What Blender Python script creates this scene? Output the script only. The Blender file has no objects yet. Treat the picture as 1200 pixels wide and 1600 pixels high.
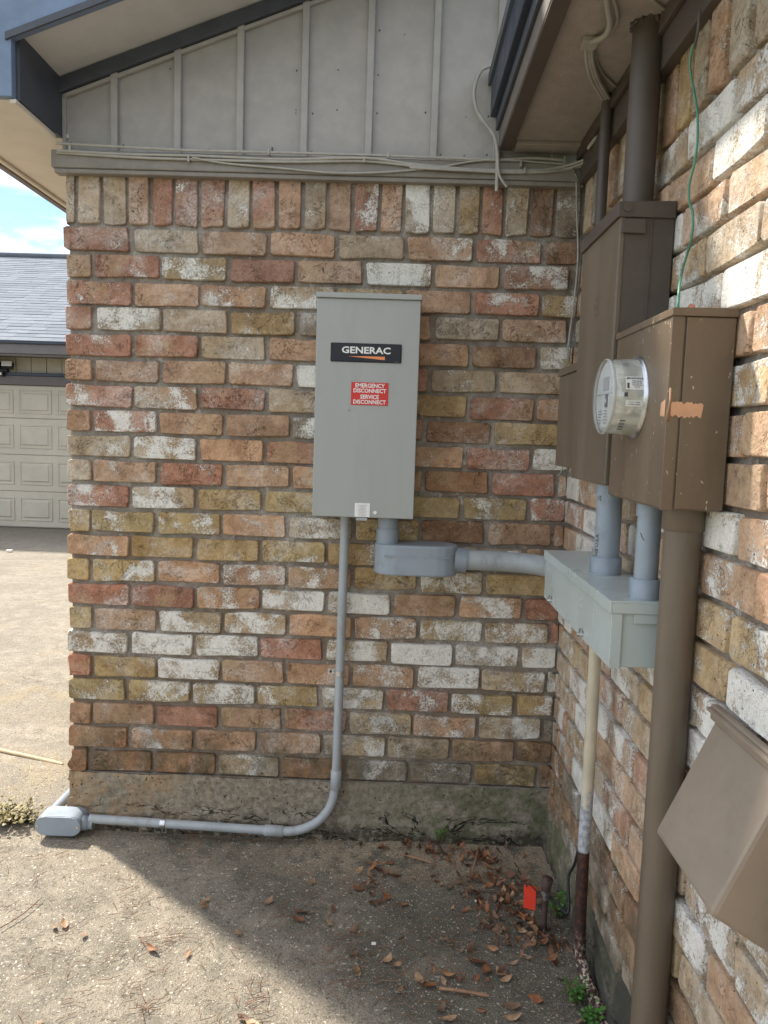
import bpy, bmesh, math, random
from mathutils import Vector, Matrix, noise
R = math.radians
rnd = random.Random(11)
sc = bpy.context.scene
COL = sc.collection

# ------------------------------------------------------------ camera
CAM = Vector((0, -2.4765, 1.35)); FPX = 1197.4
ya, pb, rc = -0.0143, 0.0983, 0.0324
fw = Vector((math.sin(ya)*math.cos(pb), math.cos(ya)*math.cos(pb), -math.sin(pb)))
rt0 = Vector((math.cos(ya), -math.sin(ya), 0)); up0 = rt0.cross(fw)
rt = math.cos(rc)*rt0 + math.sin(rc)*up0; up = -math.sin(rc)*rt0 + math.cos(rc)*up0
cd = bpy.data.cameras.new('camera'); cam = bpy.data.objects.new('camera', cd); COL.objects.link(cam)
m = Matrix((rt, up, -fw)).transposed().to_4x4(); m.translation = CAM; cam.matrix_world = m
cd.sensor_fit = 'HORIZONTAL'; cd.sensor_width = 36; cd.lens = 36*FPX/1200; cd.clip_start = .05; cd.clip_end = 1000
sc.camera = cam
def at(axis, val, x, y):            # the point of the plane <axis> = val seen at photo pixel x, y
    d = fw + rt*((x-600)/FPX) + up*((800-y)/FPX)
    return CAM + d*((val-CAM[axis])/d[axis])

# ------------------------------------------------------------ world, sun, exposure
SUN = Vector((-.80, .68, 1.06)).normalized()
w = bpy.data.worlds.new("World"); sc.world = w; w.use_nodes = True
nt = w.node_tree; N = nt.nodes; Lk = nt.links; N.clear()
wo = N.new('ShaderNodeOutputWorld'); bg = N.new('ShaderNodeBackground'); sky = N.new('ShaderNodeTexSky')
sky.sky_type = 'NISHITA'; sky.sun_disc = False
sky.sun_elevation = math.asin(SUN.z); sky.sun_rotation = math.atan2(SUN.x, SUN.y)
sky.air_density = .7; sky.dust_density = .12; sky.ozone_density = 1.0
tc = N.new('ShaderNodeTexCoord'); mp = N.new('ShaderNodeMapping'); mp.inputs['Scale'].default_value = (1, 1, 2.6); mp.inputs['Location'].default_value = (1.7, .3, .9)
cn = N.new('ShaderNodeTexNoise'); cn.inputs['Scale'].default_value = 3.1; cn.inputs['Detail'].default_value = 7; cn.inputs['Roughness'].default_value = .58
cr = N.new('ShaderNodeValToRGB'); cr.color_ramp.elements[0].position = .41; cr.color_ramp.elements[1].position = .66
mx = N.new('ShaderNodeMix'); mx.data_type = 'RGBA'; mx.inputs['B'].default_value = (12.4, 12.5, 12.6, 1)
Lk.new(tc.outputs['Generated'], mp.inputs[0]); Lk.new(mp.outputs[0], cn.inputs['Vector']); Lk.new(cn.outputs['Fac'], cr.inputs[0])
Lk.new(cr.outputs[0], mx.inputs['Factor']); Lk.new(sky.outputs[0], mx.inputs['A']); Lk.new(mx.outputs['Result'], bg.inputs[0])
bg.inputs[1].default_value = .055; Lk.new(bg.outputs[0], wo.inputs[0])
sd = bpy.data.lights.new('sun', 'SUN'); sd.energy = 2.1; sd.angle = R(3); sd.color = (1, .93, .82)
so = bpy.data.objects.new('sun', sd); COL.objects.link(so); so.rotation_euler = (-SUN).to_track_quat('-Z', 'Y').to_euler(); so.location = (-4, 4, 6)
sc.view_settings.view_transform = 'Standard'; sc.view_settings.look = 'None'
sc.view_settings.exposure = 2.12; sc.view_settings.gamma = 1; sc.view_settings.use_curve_mapping = False
sc.render.engine = 'CYCLES'; sc.cycles.max_bounces = 8; sc.cycles.diffuse_bounces = 5

# ------------------------------------------------------------ materials
class NT:
    def __init__(s, name):
        s.m = bpy.data.materials.new(name); s.m.use_nodes = True; s.t = s.m.node_tree; s.t.nodes.clear()
        s.o = s.n('OutputMaterial'); s.b = s.n('BsdfPrincipled'); s.l(s.b.outputs[0], s.o.inputs[0])
    def n(s, k): return s.t.nodes.new('ShaderNode'+k)
    def l(s, a, b): s.t.links.new(a, b)
    def pos(s): return s.n('NewGeometry').outputs['Position']
    def noise(s, vec, scale, detail=4, rough=.55, dist=0):
        q = s.n('TexNoise'); s.l(vec, q.inputs['Vector']); q.inputs['Scale'].default_value = scale
        q.inputs['Detail'].default_value = detail; q.inputs['Roughness'].default_value = rough; q.inputs['Distortion'].default_value = dist
        return q.outputs['Fac']
    def voro(s, vec, scale):
        q = s.n('TexVoronoi'); s.l(vec, q.inputs['Vector']); q.inputs['Scale'].default_value = scale; return q
    def ramp(s, f, a, b, lo=0., hi=1., smooth=True):
        q = s.n('MapRange'); q.interpolation_type = 'SMOOTHSTEP' if smooth else 'LINEAR'
        s.sv(f, q.inputs['Value']); s.sv(a, q.inputs['From Min']); s.sv(b, q.inputs['From Max'])
        q.inputs['To Min'].default_value = lo; q.inputs['To Max'].default_value = hi; return q.outputs[0]
    def sv(s, v, i):
        if isinstance(v, (int, float)): i.default_value = v
        elif isinstance(v, tuple): i.default_value = v+(1,) if len(v) == 3 and i.type == 'RGBA' else v
        else: s.l(v, i)
    def math(s, op, a, b=0., c=0.):
        q = s.n('Math'); q.operation = op; s.sv(a, q.inputs[0]); s.sv(b, q.inputs[1]); s.sv(c, q.inputs[2]); return q.outputs[0]
    def vm(s, op, a, b):
        q = s.n('VectorMath'); q.operation = op; s.sv(a, q.inputs[0]); s.sv(b, q.inputs[1]); return q.outputs[0]
    def mix(s, f, a, b, mode='MIX'):
        q = s.n('Mix'); q.data_type = 'RGBA'; q.blend_type = mode
        s.sv(f, q.inputs['Factor']); s.sv(a, q.inputs['A']); s.sv(b, q.inputs['B']); return q.outputs['Result']
    def bump(s, h, dist, strength=1., prev=None):
        q = s.n('Bump'); s.l(h, q.inputs['Height']); q.inputs['Distance'].default_value = dist; q.inputs['Strength'].default_value = strength
        if prev: s.l(prev, q.inputs['Normal'])
        return q.outputs[0]
    def end(s, col, rough=.6, nrm=None, metal=0., spec=.5, **kw):
        s.sv(col, s.b.inputs['Base Color']); s.sv(rough, s.b.inputs['Roughness']); s.b.inputs['Metallic'].default_value = metal
        s.b.inputs['Specular IOR Level'].default_value = spec
        if nrm: s.l(nrm, s.b.inputs['Normal'])
        for k, v in kw.items(): s.b.inputs[k.replace('_', ' ')].default_value = v
        return s.m
def sep(t, v):
    q = t.n('SeparateXYZ'); t.l(v, q.inputs[0]); return q.outputs

def brick_material():
    t = NT('brick_clay'); oi = t.n('ObjectInfo'); P = t.pos()
    off = t.vm('SCALE', (31., 17., 23.), (0, 0, 0)); t.l(oi.outputs['Random'], off.node.inputs['Scale'])
    V = t.vm('ADD', P, off)
    a = t.noise(V, 13, 4, .6, .6); b = t.noise(V, 70, 5, .62); c = t.noise(V, 260, 3, .6); d = t.noise(V, 24, 6, .7, 1.2)
    base = t.mix(t.ramp(a, .35, .65), t.mix(1., oi.outputs['Color'], (.80, .74, .68), 'MULTIPLY'), t.mix(1., oi.outputs['Color'], (1.16, 1.16, 1.14), 'MULTIPLY'))
    e = t.noise(V, 8, 3, .5)
    base = t.mix(t.ramp(e, .52, .66, 0, .5), base, (.46, .33, .19))
    base = t.mix(t.ramp(b, .40, .66, 0, .5), base, t.mix(1., base, (.62, .60, .55), 'MULTIPLY'))
    base = t.mix(t.ramp(c, .56, .68, 0, .5), base, (.45, .40, .33)); base = t.mix(t.ramp(c, .44, .34, 0, .35), base, (.12, .08, .05))
    crk = t.ramp(t.math('ABSOLUTE', t.math('SUBTRACT', t.noise(V, 19, 5, .7, 1.5), .5)), .012, .0, 0, .75); crk = t.math('MULTIPLY', crk, t.ramp(t.noise(V, 12, 2), .52, .6)); base = t.mix(crk, base, (.07, .05, .035))
    al = oi.outputs['Alpha']
    ox = t.n('TexCoord'); ox = sep(t, ox.outputs['Object'])
    cx = t.math('MULTIPLY_ADD', t.math('FRACT', t.math('MULTIPLY', oi.outputs['Random'], 7.31)), .13, -.065)
    lx = t.math('ABSOLUTE', t.math('SUBTRACT', t.math('MULTIPLY_ADD', t.noise(V, 14, 3, .6), .16, t.math('SUBTRACT', ox[0], .08)), cx)); fall = t.ramp(lx, .10, .0, -.02, .04)
    mixn = t.math('ADD', t.math('ADD', t.math('MULTIPLY', t.noise(V, 17, 3, .55, .4), .46), t.math('MULTIPLY', t.noise(V, 190, 5, .8), .54)), fall)
    thr = t.math('MULTIPLY_ADD', al, -.25, .672)
    wm = t.ramp(mixn, t.math('SUBTRACT', thr, .03), t.math('ADD', thr, .03))
    wm = t.math('MULTIPLY', wm, t.ramp(t.noise(V, 330, 2, .6), .34, .44, .45, 1.))
    base = t.mix(t.math('MULTIPLY', wm, .93), base, (.80, .78, .72))
    base = t.mix(t.math('MULTIPLY', t.ramp(t.noise(P, 4.2, 5, .7, .5), .47, .66), t.ramp(t.noise(P, 130, 4, .75), .42, .60, .12, .62)), base, (.70, .67, .62))
    pit = t.ramp(t.noise(V, 150, 2, .5), .69, .74); base = t.mix(pit, base, (.06, .05, .04))
    z = sep(t, P)[2]
    g = t.math('MULTIPLY', t.ramp(z, .62, .12), t.ramp(t.noise(P, 9, 5, .7), .38, .6))
    base = t.mix(t.math('MULTIPLY', g, .72), base, (.085, .075, .045))
    h = t.math('ADD', t.math('MULTIPLY', d, .9), t.math('ADD', t.math('MULTIPLY', b, .6), t.math('ADD', t.math('MULTIPLY', c, .22), t.math('SUBTRACT', t.math('MULTIPLY', wm, .12), t.math('ADD', t.math('MULTIPLY', pit, .5), t.math('MULTIPLY', crk, .5))))))
    return t.end(base, .95, t.bump(h, .0085, .9), spec=.15)

def mortar_material():
    t = NT('mortar'); P = t.pos(); a = t.noise(P, 30, 5, .7); b = t.noise(P, 300, 3, .6); c = t.noise(P, 5, 4, .6)
    z = sep(t, P)[2]
    col = t.mix(t.ramp(a, .3, .7), (.22, .195, .165), (.35, .32, .28)); col = t.mix(t.ramp(c, .4, .65, 0, .6), col, (.19, .14, .095))
    col = t.mix(t.ramp(t.noise(P, 22, 3, .6), .62, .7, 0, .7), col, (.5, .48, .44))
    col = t.mix(t.ramp(z, 1.4, .2, 0, .5), col, (.16, .12, .08)); col = t.mix(t.ramp(t.noise(P, 70, 4, .75), .56, .68, 0, .7), col, (.09, .075, .06)); col = t.mix(t.ramp(t.noise(P, 16, 4, .7), .6, .68, 0, .6), col, (.42, .34, .26))
    col = t.mix(t.math('MULTIPLY', t.ramp(t.noise(P, 4.2, 5, .7, .5), .47, .66), t.ramp(t.noise(P, 130, 4, .75), .42, .60, .12, .62)), col, (.56, .53, .48))
    return t.end(col, .95, t.bump(t.math('ADD', a, t.math('MULTIPLY', b, .4)), .006, .8), spec=.2)

def foundation_material():
    t = NT('stained_concrete'); P = t.pos(); x, y, z = sep(t, P)
    a = t.noise(P, 7, 6, .7, .4); b = t.noise(P, 60, 5, .7); c = t.noise(P, 260, 3, .6)
    col = t.mix(t.ramp(b, .3, .7), (.17, .145, .11), (.31, .27, .205))
    rust = t.math('MULTIPLY', t.ramp(x, -.45, -.9), t.ramp(a, .42, .58)); col = t.mix(t.math('MULTIPLY', rust, .5), col, (.40, .25, .12))
    moss = t.math('MULTIPLY', t.ramp(x, -.3, .45), t.ramp(t.noise(P, 12, 5, .7), .38, .58)); col = t.mix(t.math('MULTIPLY', moss, .75), col, (.085, .095, .045))
    blk = t.math('MULTIPLY', t.ramp(t.math('MULTIPLY_ADD', t.noise(P, 10, 6, .75), .16, z), .15, .09), t.ramp(t.noise(P, 35, 4, .7), .36, .52)); col = t.mix(t.math('MULTIPLY', blk, .85), col, (.045, .04, .03))
    ry = t.ramp(y, -.3, -.75); col = t.mix(t.math('MULTIPLY', ry, t.ramp(a, .3, .5, .35, .92)), col, (.05, .048, .038))
    crk = t.voro(t.vm('ADD', P, t.vm('SCALE', t.n('TexNoise').outputs['Color'], (0, 0, 0))), 7)
    pits = t.ramp(t.noise(P, 90, 2, .5), .66, .72); col = t.mix(pits, col, (.05, .045, .035))
    h = t.math('ADD', a, t.math('ADD', t.math('MULTIPLY', b, .7), t.math('SUBTRACT', t.math('MULTIPLY', c, .2), t.math('MULTIPLY', pits, .4))))
    cn_ = t.math('ABSOLUTE', t.math('SUBTRACT', t.noise(t.vm('MULTIPLY', P, (.45, .45, 1.6)), 6.5, 5, .65, .6), .5)); ck = t.math('MULTIPLY', t.ramp(cn_, .010, .002), t.ramp(z, .10, .07)); col = t.mix(ck, col, (.02, .018, .014)); h = t.math('SUBTRACT', h, ck)
    return t.end(col, .93, t.bump(h, .009, .8), spec=.2)

def slab_material(name, base_tone, dark, tan):
    t = NT(name); P = t.pos(); x, y, z = sep(t, P)
    a = t.noise(P, 1.6, 7, .65, .5); b = t.noise(P, 14, 6, .72); c = t.noise(P, 320, 2, .6); v = t.voro(P, 170)
    col = t.mix(t.ramp(b, .32, .68), tuple(q*.66 for q in base_tone), base_tone)  # concrete's own tone, mottled by noise
    col = t.mix(t.math('MULTIPLY', t.ramp(a, .46, .62), t.ramp(b, .3, .6, .35, 1)), col, dark)
    a2 = t.noise(P, 3.4, 6, .7, 1.); col = t.mix(t.math('MULTIPLY', t.ramp(a2, .5, .62), t.ramp(t.noise(P, 40, 4, .7), .35, .6, .2, .85)), col, dark)
    if tan:   # yellow clay wash on the far drive
        yy = t.noise(P, .9, 6, .7, .8); col = t.mix(t.ramp(yy, .54, .72, 0, .6), col, tan)
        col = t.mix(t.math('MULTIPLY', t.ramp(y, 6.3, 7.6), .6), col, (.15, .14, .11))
    else:     # mildew plus painted shade on the wall's shadow side; sandy dirt washed against the wall foot
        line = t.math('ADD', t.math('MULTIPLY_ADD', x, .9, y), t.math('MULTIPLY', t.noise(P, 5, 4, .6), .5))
        mildew_shade = t.math('MULTIPLY', t.ramp(line, -.62, -.38), t.ramp(t.noise(P, 5, 6, .72), .34, .55, .3, 1.))
        col = t.mix(t.math('MULTIPLY', mildew_shade, .72), col, (.085, .078, .062))
        sand = t.math('MULTIPLY', t.math('MULTIPLY', t.ramp(y, -.38, -.08), t.ramp(x, -.45, -.1, .35, 1.)), t.ramp(t.noise(P, 11, 5, .7), .40, .55)); col = t.mix(t.math('MULTIPLY', sand, .8), col, (.36, .29, .20))
    col = t.mix(t.ramp(v.outputs['Distance'], .32, .2, 0, .55), col, t.mix(v.outputs['Color'], (.19, .16, .12), (.55, .5, .42)))
    col = t.mix(t.ramp(t.noise(P, 85, 3, .6), .58, .66, 0, .7), col, (.08, .07, .052)); col = t.mix(t.ramp(t.noise(P, 190, 2, .6), .60, .64, 0, .65), col, (.07, .06, .045))
    col = t.mix(t.ramp(t.noise(P, 110, 2, .6), .65, .68, 0, .8), col, (.58, .54, .46))
    col = t.mix(t.ramp(t.noise(P, 45, 4, .7), .62, .72, 0, .45), col, (.33, .16, .08))
    h = t.math('ADD', t.math('MULTIPLY', b, .8), t.math('ADD', t.math('MULTIPLY', c, .35), t.math('MULTIPLY', v.outputs['Distance'], -.35)))
    return t.end(col, .93, t.bump(h, .006, .8), spec=.2)

def paint(name, col, rough=.5, var=.12, bumpd=.0006, scale=9, speck=None, dirt=None, spec=.45, streak=False, metal=0.):
    t = NT(name); P = t.pos(); vec = t.vm('MULTIPLY', P, (1, 1, .18)) if streak else P
    a = t.noise(vec, scale, 5, .6); b = t.noise(P, 140, 3, .6)
    c = t.mix(t.ramp(a, .3, .7), tuple(q*(1-var) for q in col), tuple(min(1, q*(1+var)) for q in col))
    if dirt: c = t.mix(t.ramp(t.noise(vec, scale*2.3, 6, .7), .5, .7, 0, dirt[3]), c, dirt[:3])
    h = t.math('ADD', t.math('MULTIPLY', a, .5), b)
    if speck: c = t.mix(t.ramp(t.noise(t.vm('MULTIPLY', P, (1, 1, .45)), speck[3], 2, .55), speck[4], speck[4]+.02, 0, .85), c, speck[:3])
    r = t.ramp(a, .3, .7, rough-.06, rough+.08)
    return t.end(c, r, t.bump(h, bumpd, .8), spec=spec, metal=metal)

def leaf_material():
    t = NT('dry_leaf'); oi = t.n('ObjectInfo'); P = t.pos()
    c = t.mix(t.ramp(t.noise(P, 60, 4, .6), .3, .7), t.mix(1., oi.outputs['Color'], (.6, .55, .5), 'MULTIPLY'), oi.outputs['Color'])
    return t.end(c, .6, t.bump(t.noise(P, 200, 3), .001), spec=.35)
M = dict(
 brick=brick_material(), mortar=mortar_material(), found=foundation_material(),
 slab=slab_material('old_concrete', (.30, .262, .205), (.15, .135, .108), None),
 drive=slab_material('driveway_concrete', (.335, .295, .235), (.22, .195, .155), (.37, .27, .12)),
 siding=paint('siding_paint', (.36, .34, .315), .75, .07, .0012, 16, dirt=(.3, .28, .25, .2)),
 band=paint('band_paint', (.235, .213, .185), .7, .1, .001, 18, dirt=(.15, .14, .12, .35)),
 trimdark=paint('haze_tinted_trim_paint', (.062, .068, .082), .55, .18, .0008, 12),  # dark brown-grey trim, bluish flare haze put into its colour
 fascia=paint('fascia_paint', (.15, .13, .115), .5, .15, .0012, 16),
 rakeface=paint('rake_face_flare_tint', (.15, .205, .30), .6, .15, .001, 10),  # blue of lens-flare haze put into the fascia colour
 soffit=paint('soffit_paint', (.34, .30, .26), .75, .08, .0025, 26, dirt=(.24, .21, .18, .3)),
 rsoff=paint('pale_soffit_paint', (.56, .56, .55), .7, .05, .0012, 12),
 cream=paint('cream_soffit_paint', (.62, .57, .5), .7, .05, .0012, 12),
 brown=paint('brown_paint', (.138, .106, .075), .42, .16, .0007, 7, dirt=(.1, .075, .055, .4), streak=True),
 brownspeck=paint('speckled_brown_paint', (.150, .110, .073), .40, .16, .0007, 7, speck=(.5, .42, .3, 130, .70), dirt=(.10, .07, .048, .4), streak=True),
 darkbrown=paint('dark_brown_paint', (.085, .068, .056), .5, .14, .0006, 7),
 hood=paint('hood_paint', (.245, .195, .145), .5, .09, .0006, 6, dirt=(.19, .15, .11, .4)),
 cab=paint('cabinet_grey_paint', (.335, .345, .33), .38, .05, .0003, 5, dirt=(.27, .27, .25, .35), streak=True),
 jbox=paint('box_pale_grey_paint', (.41, .46, .445), .3, .03, .0002, 4, dirt=(.32, .34, .32, .4)),
 pvc=paint('grey_pvc', (.25, .29, .33), .38, .07, .0003, 8, dirt=(.15, .165, .18, .35)),
 pvclite=paint('weathered_grey_pvc', (.33, .355, .365), .42, .08, .0004, 14, dirt=(.13, .13, .125, .35), streak=True),
 steel=paint('galvanized_steel', (.55, .56, .57), .32, .15, .0005, 60, metal=1.),
 black=paint('black_rubber', (.018, .018, .02), .5, .1),
 cable=paint('painted_cable', (.36, .34, .30), .6, .1, .0005, 30),
 cabledk=paint('dark_cable', (.10, .095, .085), .6, .1, .0005, 30),
 green=paint('green_wire', (.07, .23, .15), .45, .1, .0003, 30),
 white=paint('white_label', (.72, .72, .70), .45, .04, .0001),
 dial=paint('meter_dial_grey', (.44, .46, .45), .3, .06, .0001),
 red=paint('red_label', (.55, .022, .018), .45, .03, .0001),
 tagred=paint('red_tag_plastic', (.75, .05, .02), .45, .08, .0003),
 navy=paint('dark_navy_plate', (.012, .014, .022), .6, .1, .0001),
 orange=paint('orange_print', (.75, .24, .08), .4, .05, .0001),
 ink=paint('dark_print', (.06, .06, .06), .6, .05, .0001), midink=paint('grey_print', (.25, .25, .25), .6, .05, .0001),
 peach=paint('bare_primer_patch', (.56, .32, .19), .6, .1, .0005, 20),
 fab=paint('orange_scrap', (.32, .11, .05), .6, .1),
 gwall=paint('garage_siding_paint', (.40, .36, .29), .75, .06, .001, 6),
 gdoor=paint('garage_door_paint', (.46, .415, .335), .5, .06, .0008, 3, dirt=(.36, .32, .26, .35)),
 gtrim=paint('garage_trim_paint', (.13, .115, .115), .6, .1, .001, 6),
 gutter=paint('dark_drip_edge', (.025, .035, .06), .4, .1),
 roofsheet=paint('roof_underlay', (.10, .11, .125), .9, .15, .002, 6),
 leaf=leaf_material(),
 stem=paint('plant_stem', (.12, .10, .04), .6, .2), weed=paint('weed_leaf', (.065, .17, .03), .5, .35, .0006, 90),
 dryweed=paint('dry_weed_leaf', (.22, .18, .07), .6, .45, .0006, 70),
 needle=paint('pine_needle', (.20, .10, .055), .6, .3, .0003, 50), stick=paint('dry_stick', (.28, .16, .09), .7, .2, .001, 40),
 palestick=paint('pale_stick', (.6, .47, .28), .7, .1, .001, 30), grit=paint('sandy_grit', (.38, .31, .22), .9, .4, .0005, 120),
 grass=paint('lawn', (.09, .12, .04), .9, .4, .02, 3), lamp=paint('lamp_glass', (.7, .7, .68), .2, .03, .0001), rustrod=paint('rusty_rod', (.07, .04, .03), .75, .3, .001, 60),
)
def shingle_material():
    t = NT('asphalt_shingle'); oi = t.n('ObjectInfo'); P = t.pos()
    c = t.mix(oi.outputs['Random'], (.17, .195, .23), (.25, .275, .31)); c = t.mix(t.ramp(t.noise(P, 60, 4, .7), .3, .7, 0, .5), c, (.2, .2, .2))
    return t.end(c, .95, t.bump(t.noise(P, 200, 3), .003), spec=.05)
M['shingle'] = shingle_material()
def pipe_material():   # cream paint over galvanized steel, rusted foot
    t = NT('flaking_painted_pipe'); P = t.pos(); z = sep(t, P)[2]; n = t.noise(P, 38, 5, .75)
    zz = t.math('MULTIPLY_ADD', n, .22, z)
    c = t.mix(t.ramp(t.noise(P, 12, 4), .3, .7), (.44, .385, .28), (.54, .48, .36)); g = t.ramp(zz, .60, .57)
    c = t.mix(g, c, t.mix(t.ramp(t.noise(P, 90, 3, .7), .4, .6), (.25, .27, .30), (.42, .43, .44)))
    r = t.ramp(z, .345, .340); c = t.mix(r, c, t.mix(t.ramp(t.noise(P, 70, 4, .7), .45, .62), (.028, .015, .012), (.085, .03, .018)))
    c = t.mix(t.math('MULTIPLY', t.ramp(z, .16, .02), t.ramp(t.noise(P, 110, 3, .7), .5, .58)), c, (.55, .45, .36))
    return t.end(c, .6, t.bump(n, .002), spec=.4)
M['oldpipe'] = pipe_material()

# ------------------------------------------------------------ mesh helpers
def link(name, me, mat=None, parent=None, loc=None):
    o = bpy.data.objects.new(name, me)
    if mat and not me.materials: me.materials.append(mat)
    COL.objects.link(o)
    if parent: o.parent = parent
    if loc is not None: o.location = loc
    return o
def tag(o, label=None, cat=None, group=None, kind=None):
    for k, v in (('label', label), ('category', cat), ('group', group), ('kind', kind)):
        if v: o[k] = v
    return o
def thing(name, label, cat, loc=(0, 0, 0), group=None):
    o = bpy.data.objects.new(name, None); COL.objects.link(o); o.location = loc; o.empty_display_size = .1
    return tag(o, label, cat, group)
class MB:
    def __init__(s): s.v = []; s.f = []; s.flat = set()
    def add(s, vs, fs, flat=False):
        k = len(s.v); s.v += [tuple(v) for v in vs]
        for f in fs:
            if flat: s.flat.add(len(s.f))
            s.f.append([i+k for i in f])
    def box(s, a, b):
        x0, y0, z0 = a; x1, y1, z1 = b
        s.add([(x0, y0, z0), (x1, y0, z0), (x1, y1, z0), (x0, y1, z0), (x0, y0, z1), (x1, y0, z1), (x1, y1, z1), (x0, y1, z1)],
              [(0, 3, 2, 1), (4, 5, 6, 7), (0, 1, 5, 4), (1, 2, 6, 5), (2, 3, 7, 6), (3, 0, 4, 7)], True)
    def prism(s, pts, ext):        # closed polygon extruded by vector
        n = len(pts); e = Vector(ext); s.add([Vector(p) for p in pts]+[Vector(p)+e for p in pts],
            [list(range(n)), [n+i for i in range(n-1, -1, -1)]]+[(i, i+n, (i+1) % n+n, (i+1) % n) for i in range(n)], True)
    def tube(s, path, r, seg=16, caps=True):
        path = [Vector(p) for p in path]; rs = r if isinstance(r, (list, tuple)) else [r]*len(path)
        t0 = (path[1]-path[0]).normalized(); ref = Vector((0, 0, 1)) if abs(t0.z) < .9 else Vector((1, 0, 0))
        u = t0.cross(ref).normalized(); rings = []; vs = []
        for i, p in enumerate(path):
            t = (path[min(i+1, len(path)-1)]-path[max(i-1, 0)]).normalized(); u = (u-t*u.dot(t)).normalized(); v = t.cross(u)
            vs += [p+(u*math.cos(2*math.pi*k/seg)+v*math.sin(2*math.pi*k/seg))*rs[i] for k in range(seg)]
        fs = [(i*seg+k, i*seg+(k+1) % seg, (i+1)*seg+(k+1) % seg, (i+1)*seg+k) for i in range(len(path)-1) for k in range(seg)]
        s.add(vs, fs)
        if caps:
            s.add(vs[:seg], [list(range(seg-1, -1, -1))], True); s.add(vs[-seg:], [list(range(seg))], True)
    def mesh(s, name):
        me = bpy.data.meshes.new(name); me.from_pydata(s.v, [], s.f)
        me.polygons.foreach_set('use_smooth', [i not in s.flat for i in range(len(s.f))]); me.validate(); me.update(); return me
    def obj(s, name, mat, parent=None): return link(name, s.mesh(name), mat, parent)
def fix(me):
    bm = bmesh.new(); bm.from_mesh(me); bmesh.ops.recalc_face_normals(bm, faces=bm.faces); bm.to_mesh(me); bm.free()
def bev(name, a, b, mat, parent=None, r=.002, seg=2):   # bevelled box
    mb = MB(); mb.box(a, b); me = mb.mesh(name); bm = bmesh.new(); bm.from_mesh(me)
    bmesh.ops.bevel(bm, geom=bm.edges[:], offset=r, segments=seg, affect='EDGES', profile=.5)
    bm.to_mesh(me); bm.free(); return link(name, me, mat, parent)
def prism_obj(name, pts, ext, mat, parent=None, bevel=0):
    mb = MB(); mb.prism(pts, ext); me = mb.mesh(name); bm = bmesh.new(); bm.from_mesh(me)
    bmesh.ops.recalc_face_normals(bm, faces=bm.faces)
    if bevel: bmesh.ops.bevel(bm, geom=bm.edges[:], offset=bevel, segments=2, affect='EDGES', profile=.5)
    bm.to_mesh(me); bm.free(); return link(name, me, mat, parent)
def tube_obj(name, path, r, mat, parent=None, seg=16):
    mb = MB(); mb.tube(path, r, seg); return mb.obj(name, mat, parent)
def smooth_path(pts, n=6):
    P = [Vector(p) for p in pts]; out = []
    for i in range(len(P)-1):
        a, b, c, d = P[max(i-1, 0)], P[i], P[i+1], P[min(i+2, len(P)-1)]
        for k in range(n):
            t = k/n; out.append(.5*((2*b)+(c-a)*t+(2*a-5*b+4*c-d)*t*t+(3*b-a-3*c+d)*t**3))
    return out+[P[-1]]
def arc(c, u, v, r, a0, a1, n=10):
    c, u, v = Vector(c), Vector(u), Vector(v)
    return [c+(u*math.cos(R(a0+(a1-a0)*i/n))+v*math.sin(R(a0+(a1-a0)*i/n)))*r for i in range(n+1)]
def grid(name, fn, nu, nv, mat, parent=None):     # fn(i/nu, j/nv) -> point
    vs = [fn(i/nu, j/nv) for j in range(nv+1) for i in range(nu+1)]
    fs = [(j*(nu+1)+i, j*(nu+1)+i+1, (j+1)*(nu+1)+i+1, (j+1)*(nu+1)+i) for j in range(nv) for i in range(nu)]
    mb = MB(); mb.add(vs, fs); return mb.obj(name, mat, parent)
def text(body, size, loc, rot, mat, parent, name='lettering', bold=0., sx=1., align='CENTER', spacing=1.):
    cu = bpy.data.curves.new(name, 'FONT'); cu.body = body; cu.size = size; cu.align_x = align; cu.align_y = 'CENTER'
    cu.extrude = .00025; cu.offset = bold; cu.resolution_u = 2; cu.space_character = spacing
    o = bpy.data.objects.new('tmp', cu); me = bpy.data.meshes.new_from_object(o); bpy.data.objects.remove(o)
    me.transform(Matrix.Diagonal((sx, 1, 1, 1))); me.materials.clear(); me.name = name
    q = link(name, me, mat, parent, loc); q.rotation_euler = rot; return q
ROTB = (R(90), 0, 0); ROTR = (R(90), 0, R(-90))     # text facing -y, text facing -x
def fbm(x, y, z=0., s=1.): return noise.fractal(Vector((x*s, y*s, z*s)), 1., 2., 4)

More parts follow.
